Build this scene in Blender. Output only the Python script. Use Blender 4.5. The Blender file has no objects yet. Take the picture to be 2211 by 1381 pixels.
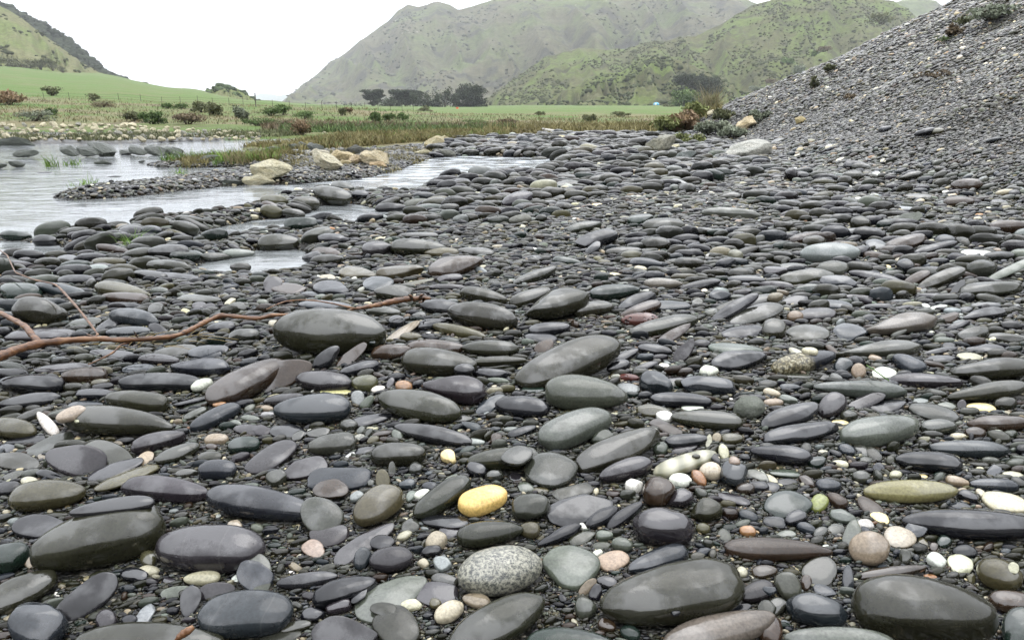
import bpy, bmesh, math, random, re
import numpy as np
from mathutils import Vector, Matrix, Euler

SC = bpy.context.scene
COL = SC.collection
rng = np.random.default_rng(7)
random.seed(7)

# ---------------------------------------------------------------- camera
F = 1535.0                       # focal length in pixels of the 2211 wide frame
PITCH = math.radians(16.9)
CAM_H = 0.75
cam = bpy.data.cameras.new('camera')
cam.sensor_width = 36.0
cam.lens = F / 2211.0 * 36.0
cam.clip_start = 0.02
cam.clip_end = 12000
camo = bpy.data.objects.new('camera', cam)
COL.objects.link(camo)
camo.location = (0, 0, CAM_H)
camo.rotation_euler = (math.pi / 2 - PITCH, 0, 0)
SC.camera = camo

# ---------------------------------------------------------------- world, sun, exposure
world = bpy.data.worlds.new('World')
SC.world = world
world.use_nodes = True
nt = world.node_tree
nt.nodes.clear()
w_out = nt.nodes.new('ShaderNodeOutputWorld')
w_bg = nt.nodes.new('ShaderNodeBackground')
w_sky = nt.nodes.new('ShaderNodeTexSky')
w_sky.sky_type = 'NISHITA'
w_sky.sun_disc = False
SUN_EL, SUN_ROT = math.radians(52), math.radians(20)
w_sky.sun_elevation = SUN_EL
w_sky.sun_rotation = SUN_ROT
w_sky.dust_density = 4.0
w_hs = nt.nodes.new('ShaderNodeHueSaturation')
w_hs.inputs['Saturation'].default_value = 0.16
# overcast deck with the standard overcast-sky falloff, L = Lz (1 + 2 sin(elevation)) / 3
w_tc = nt.nodes.new('ShaderNodeTexCoord'); w_sep = nt.nodes.new('ShaderNodeSeparateXYZ')
nt.links.new(w_tc.outputs['Generated'], w_sep.inputs[0])
w_g = nt.nodes.new('ShaderNodeMapRange')
w_g.inputs['From Min'].default_value = 0.0; w_g.inputs['From Max'].default_value = 1.0
w_g.inputs['To Min'].default_value = 1 / 3; w_g.inputs['To Max'].default_value = 1.0
nt.links.new(w_sep.outputs['Z'], w_g.inputs['Value'])
w_cl = nt.nodes.new('ShaderNodeVectorMath'); w_cl.operation = 'SCALE'
w_cl.inputs[0].default_value = (31.0, 31.8, 33.4)              # zenith cloud, in the sky texture's own units
nt.links.new(w_g.outputs['Result'], w_cl.inputs['Scale'])
w_mix = nt.nodes.new('ShaderNodeMix')
w_mix.data_type = 'RGBA'
w_mix.inputs['Factor'].default_value = 0.85
nt.links.new(w_cl.outputs[0], w_mix.inputs['B'])
nt.links.new(w_sky.outputs['Color'], w_hs.inputs['Color'])
nt.links.new(w_hs.outputs['Color'], w_mix.inputs['A'])
nt.links.new(w_mix.outputs['Result'], w_bg.inputs['Color'])
w_bg.inputs['Strength'].default_value = 0.1
nt.links.new(w_bg.outputs['Background'], w_out.inputs['Surface'])

sun = bpy.data.lights.new('sun', 'SUN')
sun.energy = 0.5
sun.angle = math.radians(40)
sun.color = (1.0, 0.97, 0.93)
suno = bpy.data.objects.new('sun', sun)
COL.objects.link(suno)
suno.rotation_euler = (math.pi / 2 - SUN_EL, 0, -SUN_ROT + math.pi)
suno.location = (0, 0, 50)

SC.view_settings.view_transform = 'Standard'
SC.view_settings.look = 'None'
SC.view_settings.gamma = 1.0
SC.view_settings.use_curve_mapping = False
SC.view_settings.exposure = 0.50
SC.cycles.max_bounces = 6
SC.cycles.diffuse_bounces = 2
SC.cycles.glossy_bounces = 3
SC.cycles.transparent_max_bounces = 12
SC.cycles.volume_bounces = 0
SC.cycles.use_denoising = True
HAZE = 0.00026                   # air density used by the haze box at the end

# ---------------------------------------------------------------- pixel geometry (2211 x 1381 frame)
C0 = np.array([0.0, 0.0, CAM_H])
R0 = np.array([1.0, 0.0, 0.0])
F0 = np.array([0.0, math.cos(PITCH), -math.sin(PITCH)])
U0 = np.array([0.0, math.sin(PITCH), math.cos(PITCH)])
def ray(px, py):
    d = F0 * F + R0 * (px - 1105.5) + U0 * (690.5 - py)
    return d / np.linalg.norm(d)
def tan_el(py):                                        # z over forward distance for an image row
    k = (690.5 - np.asarray(py, float)) / F
    return (-math.sin(PITCH) + k * math.cos(PITCH)) / (math.cos(PITCH) + k * math.sin(PITCH))
def at(px, py, Y):                                     # the point seen at a pixel, at forward distance Y
    d = ray(px, py)
    return C0 + d * (Y / d[1])
def plane_pt(px, py, z):
    d = ray(px, py)
    return C0 + d * ((z - CAM_H) / d[2])

# ---------------------------------------------------------------- noise
_lat = rng.random((64, 64))
def vnoise(x, y):
    x = np.asarray(x, float); y = np.asarray(y, float)
    xi = np.floor(x).astype(int); yi = np.floor(y).astype(int)
    fx = x - xi; fy = y - yi
    fx = fx * fx * (3 - 2 * fx); fy = fy * fy * (3 - 2 * fy)
    a = _lat[xi & 63, yi & 63]; b = _lat[(xi + 1) & 63, yi & 63]
    c = _lat[xi & 63, (yi + 1) & 63]; d = _lat[(xi + 1) & 63, (yi + 1) & 63]
    return (a * (1 - fx) + b * fx) * (1 - fy) + (c * (1 - fx) + d * fx) * fy
def fbm(x, y, o=4):
    s = 0; a = 1; t = 0
    for k in range(o):
        s = s + a * vnoise(x * 2 ** k + 11.3 * k, y * 2 ** k + 5.7 * k); t += a; a *= .5
    return s / t - 0.5
def sstep(a, b, x):
    t = np.clip((np.asarray(x, float) - a) / (b - a), 0, 1)
    return t * t * (3 - 2 * t)

# ---------------------------------------------------------------- water outlines
ZW = -0.022
W_PX = [
 [(-1500,306),(0,311),(250,312),(400,307),(560,301),(690,299),(700,302),(620,311),(520,318),(500,324),(620,331),(600,338),(540,343),
  (430,350),(310,356),(330,363),(520,362),(545,366),(330,390),(180,412),(100,428),(150,434),(300,424),(420,410),(520,400),(640,398),
  (720,392),(800,385),(870,366),(930,343),(1000,337),(1190,343),(1195,374),(1040,382),(960,390),(905,405),(890,420),(800,420),
  (690,412),(600,428),(560,444),(470,465),(400,474),(290,484),(260,505),(170,503),(110,516),(0,512),(-1500,508)],
 [(470,492),(560,476),(640,470),(690,446),(760,440),(830,455),(900,452),(880,474),(790,484),(745,492),(690,486),(600,505),(540,512),(430,530),(400,520)],
 [(425,575),(470,560),(555,542),(610,535),(660,545),(658,582),(640,592),(560,604),(480,604),(435,592)],
 [(-400,520),(20,520),(120,530),(200,556),(60,568),(-400,576)],
]
W_POLY = [np.array([plane_pt(x, y, ZW)[:2] for x, y in P]) for P in W_PX]
def sdist(P, X, Y):                                    # signed distance, negative inside
    d = np.full(X.shape, 1e9); ins = np.zeros(X.shape, bool)
    n = len(P)
    for i in range(n):
        ax, ay = P[i]; bx, by = P[(i + 1) % n]
        ex, ey = bx - ax, by - ay
        t = np.clip(((X - ax) * ex + (Y - ay) * ey) / (ex * ex + ey * ey + 1e-12), 0, 1)
        d = np.minimum(d, np.hypot(X - ax - t * ex, Y - ay - t * ey))
        c = ((ay > Y) != (by > Y)) & (X < (bx - ax) * (Y - ay) / (by - ay + 1e-12) + ax)
        ins ^= c
    return np.where(ins, -d, d)

# ---------------------------------------------------------------- ground height
T_PX = np.array([-600, -200, 0, 200, 400, 550, 700, 850, 1000, 1200, 1400, 1700, 2300, 3200.])
T_Y = np.array([22, 26, 35, 50, 80, 150, 300, 420.])
T_ROW = np.array([   # image row of the ground at each distance, per column
 [281,268,230,208,190,160,135,128],
 [281,270,234,211,196,166,140,133],
 [281,271,238,214,199,170,146,139],
 [281,271,245,220,206,185,163,156],
 [281,272,251,226,217,204,194,191],
 [281,272,254,229,226,221,218,216],
 [281,273,256,231,234,231,228,226],
 [281,273,259,237,239,237,230,228],
 [281,274,262,247,247,240,231,229],
 [281,274,264,252,245,236,229,227],
 [281,274,264,253,245,236,229,227],
 [281,274,264,253,245,236,229,227],
 [281,274,264,253,245,236,229,227],
 [281,274,264,253,245,236,229,227]], float)
T_Z = CAM_H + T_Y[None, :] * tan_el(T_ROW)
def table_z(X, Y):
    px = 1105.5 + F * X / np.maximum(np.abs(Y), 1) * 1.045
    ly = np.log(np.clip(Y, 22, 419)); LT = np.log(T_Y)
    j = np.clip(np.searchsorted(LT, ly, side='right') - 1, 0, len(T_Y) - 2)
    fy = (ly - LT[j]) / (LT[j + 1] - LT[j])
    pxc = np.clip(px, T_PX[0], T_PX[-1] - 1)
    i = np.clip(np.searchsorted(T_PX, pxc, side='right') - 1, 0, len(T_PX) - 2)
    fx = (pxc - T_PX[i]) / (T_PX[i + 1] - T_PX[i]); fx = fx * fx * (3 - 2 * fx)
    return (T_Z[i, j] * (1 - fx) + T_Z[i + 1, j] * fx) * (1 - fy) + (T_Z[i, j + 1] * (1 - fx) + T_Z[i + 1, j + 1] * fx) * fy
def shingle_edge(X, Y):                                  # forward distance where the cobbles give way to grass
    px = 1105.5 + F * X / np.maximum(Y, .5) * 1.045
    return np.interp(px, [200, 560, 800, 900, 1000, 1100, 1250, 1500], [13, 12.0, 12.3, 13.2, 14.8, 16.2, 17.2, 17.6]) + .9 * (vnoise(X * 1.1, X * 0 + 1) - .5)
def bank_z(X, Y):
    toe = 3.45 + 0.30 * np.sin(Y * 0.55) + 0.25 * fbm(Y * .6, X * 0 + 3, 2) + 0.02 * Y
    t = np.maximum(X - toe, 0)
    s = 0.50 * (np.sqrt(t * t + 0.75 ** 2) - 0.75) * 1.10
    s = s + (0.34 * fbm(X * .45, Y * .5, 4) + .10 * (vnoise(Y * 1.7 + .3 * X, Y * 0 + 4) - .5)) * sstep(0, 2.2, t)
    cap = 5.2 + 0.0 * Y
    s = cap - np.log1p(np.exp((cap - s) * 3)) / 3
    s = np.maximum(s, 0)
    end = sstep(25.5, 17.0, Y + 2.4 * fbm(X * .8, X * 0 + 9, 4))
    return s * end
def ground_z(X, Y):
    X = np.asarray(X, float); Y = np.asarray(Y, float)
    z = 0.022 + 0.045 * fbm(X * .8, Y * .8, 3) + 0.012 * fbm(X * 4, Y * 4, 2)
    r = np.hypot(X, Y)
    for P in W_POLY:
        near = (X > P[:, 0].min() - 1.5) & (X < P[:, 0].max() + 1.5) & (Y > P[:, 1].min() - 1.5) & (Y < P[:, 1].max() + 1.5)
        if not near.any():
            continue
        sd = np.full(X.shape, 9.0)
        sd[near] = sdist(P, X[near], Y[near])
        wd = 0.035 + 0.018 * r
        m = sstep(1, -1, sd / wd - 0.0)
        z = z * (1 - m) + (ZW - 0.035 - 0.006 * r) * m
    far = sstep(19, 24, Y)
    z = z * (1 - far) + table_z(X, Y) * far
    behind = sstep(-8, -60, Y)  # unseen hillside behind the camera, added to darken what the stones reflect
    z = z + behind * (0.62 + .2 * fbm(X * .03, Y * .03, 3)) * np.minimum(np.maximum(-Y - 8, 0), 260) + far * (0.10 + 0.0012 * Y) * fbm(X * .35, Y * .35, 4) * 1.4
    return z + bank_z(X, Y)

NA, NR = 760, 560
A_MAX = math.pi
U_MIN, U_MAX = math.log(0.10), math.log(420)
gA = np.linspace(-A_MAX, A_MAX, NA); gU = np.linspace(U_MIN, U_MAX, NR)
GA, GU = np.meshgrid(gA, gU, indexing='ij')
GX = np.exp(GU) * np.sin(GA); GY = np.exp(GU) * np.cos(GA)
GZ = ground_z(GX.ravel(), GY.ravel()).reshape(GX.shape)
def zg(X, Y):
    X = np.asarray(X, float); Y = np.asarray(Y, float)
    a = (np.arctan2(X, Y) + A_MAX) / (2 * A_MAX) * (NA - 1)
    u = (np.log(np.hypot(X, Y) + 1e-9) - U_MIN) / (U_MAX - U_MIN) * (NR - 1)
    a = np.clip(a, 0, NA - 1.001); u = np.clip(u, 0, NR - 1.001)
    i = a.astype(int); j = u.astype(int); fa = a - i; fu = u - j
    return (GZ[i, j] * (1 - fa) + GZ[i + 1, j] * fa) * (1 - fu) + (GZ[i, j + 1] * (1 - fa) + GZ[i + 1, j + 1] * fa) * fu
T_SAMP = np.exp(np.linspace(math.log(0.5), math.log(400), 900))
def hit(px, py, h=0.0):                                # where the pixel's ray comes within h of the ground
    d = ray(px, py)
    P = C0[None, :] + T_SAMP[:, None] * d[None, :]
    g = P[:, 2] - np.maximum(zg(P[:, 0], P[:, 1]), ZW * (P[:, 1] < 21) - 9 * (P[:, 1] >= 21)) - h
    k = np.argmax(g < 0)
    if g[k] >= 0:
        return P[-1]
    if k == 0:
        return P[0]
    t = T_SAMP[k - 1] + (T_SAMP[k] - T_SAMP[k - 1]) * g[k - 1] / (g[k - 1] - g[k])
    return C0 + d * t

# ---------------------------------------------------------------- object helpers
def link(name, me, mat=None, parent=None):
    o = bpy.data.objects.new(name, me)
    COL.objects.link(o)
    if mat is not None and me is not None:
        me.materials.clear(); me.materials.append(mat)
    if parent is not None:
        o.parent = parent
    return o
def tag(o, label=None, cat=None, group=None, kind=None):
    if label: o['label'] = label
    if cat: o['category'] = cat
    if group: o['group'] = group
    if kind: o['kind'] = kind
    return o
def mesh_from(name, V, Fc, smooth=True):
    me = bpy.data.meshes.new(name)
    V = np.asarray(V, dtype=np.float32)
    Fc = np.asarray(Fc)
    if Fc.ndim == 2:
        n, k = Fc.shape
        me.vertices.add(len(V)); me.vertices.foreach_set('co', V.ravel())
        me.loops.add(n * k); me.loops.foreach_set('vertex_index', Fc.astype(np.int32).ravel())
        me.polygons.add(n)
        me.polygons.foreach_set('loop_start', np.arange(0, n * k, k, dtype=np.int32))
        me.update(calc_edges=True); me.validate()
    else:
        me.from_pydata([tuple(v) for v in V], [], [list(f) for f in Fc]); me.update()
    if smooth and len(me.polygons):
        me.polygons.foreach_set('use_smooth', np.ones(len(me.polygons), dtype=bool))
    return me
def grid_faces(n, m):
    i, j = np.meshgrid(np.arange(n - 1), np.arange(m - 1), indexing='ij')
    a = (i * m + j).ravel()
    return np.stack([a, a + m, a + m + 1, a + 1], 1)
def ico(sub):
    bm = bmesh.new()
    bmesh.ops.create_icosphere(bm, subdivisions=sub, radius=1.0)
    V = np.array([v.co[:] for v in bm.verts]); Fc = np.array([[v.index for v in f.verts] for f in bm.faces])
    bm.free()
    return V, Fc

# ---------------------------------------------------------------- materials
def newmat(name):
    m = bpy.data.materials.new(name); m.use_nodes = True
    t = m.node_tree
    return m, t, t.nodes['Principled BSDF']
def N(t, kind, **kw):
    n = t.nodes.new(kind)
    for k, v in kw.items():
        if k in n.inputs: n.inputs[k].default_value = v
        else: setattr(n, k, v)
    return n
def ramp(t, fac, stops, interp='LINEAR'):
    r = t.nodes.new('ShaderNodeValToRGB'); r.color_ramp.interpolation = interp
    e = r.color_ramp.elements
    while len(e) < len(stops): e.new(0.5)
    for q, (p, c) in zip(e, stops):
        q.position = p; q.color = (c[0], c[1], c[2], 1) if hasattr(c, '__len__') else (c, c, c, 1)
    t.links.new(fac, r.inputs['Fac'])
    return r.outputs['Color']
def mixc(t, fac, a, b, blend='MIX'):
    m = t.nodes.new('ShaderNodeMix'); m.data_type = 'RGBA'; m.blend_type = blend
    for s, v in (('Factor', fac), ('A', a), ('B', b)):
        if hasattr(v, 'is_output') or isinstance(v, bpy.types.NodeSocket): t.links.new(v, m.inputs[s])
        elif s == 'Factor': m.inputs[s].default_value = v
        else: m.inputs[s].default_value = (v[0], v[1], v[2], 1)
    return m.outputs['Result']
def math_(t, op, a, b=0.0):
    m = t.nodes.new('ShaderNodeMath'); m.operation = op
    for k, v in enumerate((a, b)):
        if isinstance(v, bpy.types.NodeSocket): t.links.new(v, m.inputs[k])
        else: m.inputs[k].default_value = v
    return m.outputs[0]
def noise(t, vec, scale, detail=3, rough=.5, w=None):
    n = t.nodes.new('ShaderNodeTexNoise')
    n.inputs['Scale'].default_value = scale; n.inputs['Detail'].default_value = detail; n.inputs['Roughness'].default_value = rough
    if vec is not None: t.links.new(vec, n.inputs['Vector'])
    return n.outputs['Fac']
def bump(t, h, strength, dist, b, prev=None):
    n = t.nodes.new('ShaderNodeBump'); n.inputs['Strength'].default_value = strength; n.inputs['Distance'].default_value = dist
    t.links.new(h, n.inputs['Height'])
    if prev is not None: t.links.new(prev, n.inputs['Normal'])
    if b is not None: t.links.new(n.outputs['Normal'], b.inputs['Normal'])
    return n.outputs['Normal']

def stone_material(name, inst=False, style=None):
    m, t, b = newmat(name)
    L = t.links
    tc = t.nodes.new('ShaderNodeTexCoord')
    oi = t.nodes.new('ShaderNodeObjectInfo')
    if inst:
        at_ = t.nodes.new('ShaderNodeAttribute'); at_.attribute_type = 'INSTANCER'; at_.attribute_name = 'tint'
        col = at_.outputs['Color']
    else:
        col = oi.outputs['Color']
    geo = t.nodes.new('ShaderNodeNewGeometry')               # metric coordinates, so grain is not stretched with the stone
    off = t.nodes.new('ShaderNodeVectorMath'); off.operation = 'MULTIPLY_ADD'
    L.new(oi.outputs['Random'], off.inputs[0]); off.inputs[1].default_value = (37, 61, 83)
    sc_ = t.nodes.new('ShaderNodeVectorMath'); sc_.operation = 'SCALE'; sc_.inputs['Scale'].default_value = 8.0
    L.new(geo.outputs['Position'], sc_.inputs[0]); L.new(sc_.outputs[0], off.inputs[2])
    vec = off.outputs[0]
    n1 = noise(t, vec, 1.2, 5, .6)
    n2 = noise(t, vec, 26, 4, .65)
    n3 = noise(t, vec, 5, 3, .5)
    c = mixc(t, 1.0, col, ramp(t, n1, [(.25, .66), (.75, 1.4)]), 'MULTIPLY')
    c = mixc(t, 0.9, c, ramp(t, n2, [(.3, .65), (.7, 1.4)]), 'MULTIPLY')
    # a few stones carry thin pale veins
    if not inst:
        wv = t.nodes.new('ShaderNodeTexWave'); wv.inputs['Scale'].default_value = 0.55
        wv.inputs['Distortion'].default_value = 5.0; wv.inputs['Detail'].default_value = 2
        wv.inputs['Detail Scale'].default_value = .8
        L.new(vec, wv.inputs['Vector'])
        line = ramp(t, wv.outputs['Fac'], [(.0, .6), (.003, .3), (.008, 0)])
        line2 = math_(t, 'MULTIPLY', line, oi.outputs['Alpha'])
        c = mixc(t, line2, c, (.11, .11, .10))
    # where the water film still stands and where it has drained off the stone
    dry = ramp(t, noise(t, vec, 1.15, 5, .58), [(.45, 0), (.53, .8), (.62, 1)])
    rough = ramp(t, dry, [(0, .045), (1, .14)])
    spec = ramp(t, dry, [(0, .58), (1, .24)])
    bh = noise(t, vec, 4.0, 4, .5)
    nb = bump(t, bh, .5, .0022, None)
    pit = ramp(t, noise(t, vec, 9, 3, .6), [(.27, 0), (.31, 1)])
    nb = bump(t, pit, .35, .0012, None, nb)
    nb = bump(t, n2, .22, .0006, b, nb)
    if style == 'granite':
        v1 = noise(t, vec, 26, 3, .75)
        c = ramp(t, v1, [(.38, (.035, .038, .036)), (.47, (.11, .11, .09)), (.55, (.22, .215, .17)), (.70, (.32, .31, .25))])
        rough = ramp(t, n3, [(.3, .3), (.7, .5)])
    elif style == 'lichen':
        sx = t.nodes.new('ShaderNodeSeparateXYZ'); L.new(tc.outputs['Object'], sx.inputs[0])
        side = math_(t, 'ADD', sx.outputs['X'], math_(t, 'MULTIPLY', n1, .8))
        msk = ramp(t, side, [(.25, 0), (.5, 1)])
        sp = ramp(t, noise(t, vec, 14, 4, .7), [(.42, (.03, .028, .015)), (.5, (.11, .085, .03)), (.56, (.27, .25, .17)), (.7, (.36, .34, .25))])
        c = mixc(t, msk, c, sp)
        rough = ramp(t, msk, [(0, .16), (1, .5)])
    elif style == 'agate':
        wv2 = t.nodes.new('ShaderNodeTexWave'); wv2.inputs['Scale'].default_value = 1.0
        wv2.inputs['Distortion'].default_value = 7; wv2.inputs['Detail'].default_value = 3; wv2.inputs['Detail Scale'].default_value = .9
        L.new(vec, wv2.inputs['Vector'])
        c = ramp(t, wv2.outputs['Fac'], [(0, (.14, .14, .09)), (.35, (.22, .21, .14)), (1, (.34, .33, .25))])
    elif style == 'pitted':
        vo = t.nodes.new('ShaderNodeTexVoronoi'); vo.inputs['Scale'].default_value = 7; L.new(vec, vo.inputs['Vector'])
        hh = ramp(t, vo.outputs['Distance'], [(.15, 0), (.35, 1)])
        nb = bump(t, hh, 1.0, .006, b)
        c = mixc(t, 1.0, c, ramp(t, hh, [(0, .25), (1, 1.2)]), 'MULTIPLY')
    elif style == 'rough':
        nb = bump(t, noise(t, vec, 7, 6, .75), .9, .010, b)
        rough = ramp(t, n3, [(.3, .42), (.7, .62)])
    L.new(c, b.inputs['Base Color'])
    L.new(rough, b.inputs['Roughness'])
    b.inputs['IOR'].default_value = 1.42 if inst else 1.66
    L.new(spec, b.inputs['Specular IOR Level'])
    return m
M_STONE = stone_material('wet stone')
M_INST = stone_material('wet shingle', inst=True)
M_GRAN = stone_material('granite', style='granite')
M_LICH = stone_material('lichened stone', style='lichen')
M_AGAT = stone_material('banded stone', style='agate')
M_PIT = stone_material('pitted stone', style='pitted')
M_ROUGH = stone_material('rough stone', style='rough')
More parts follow.
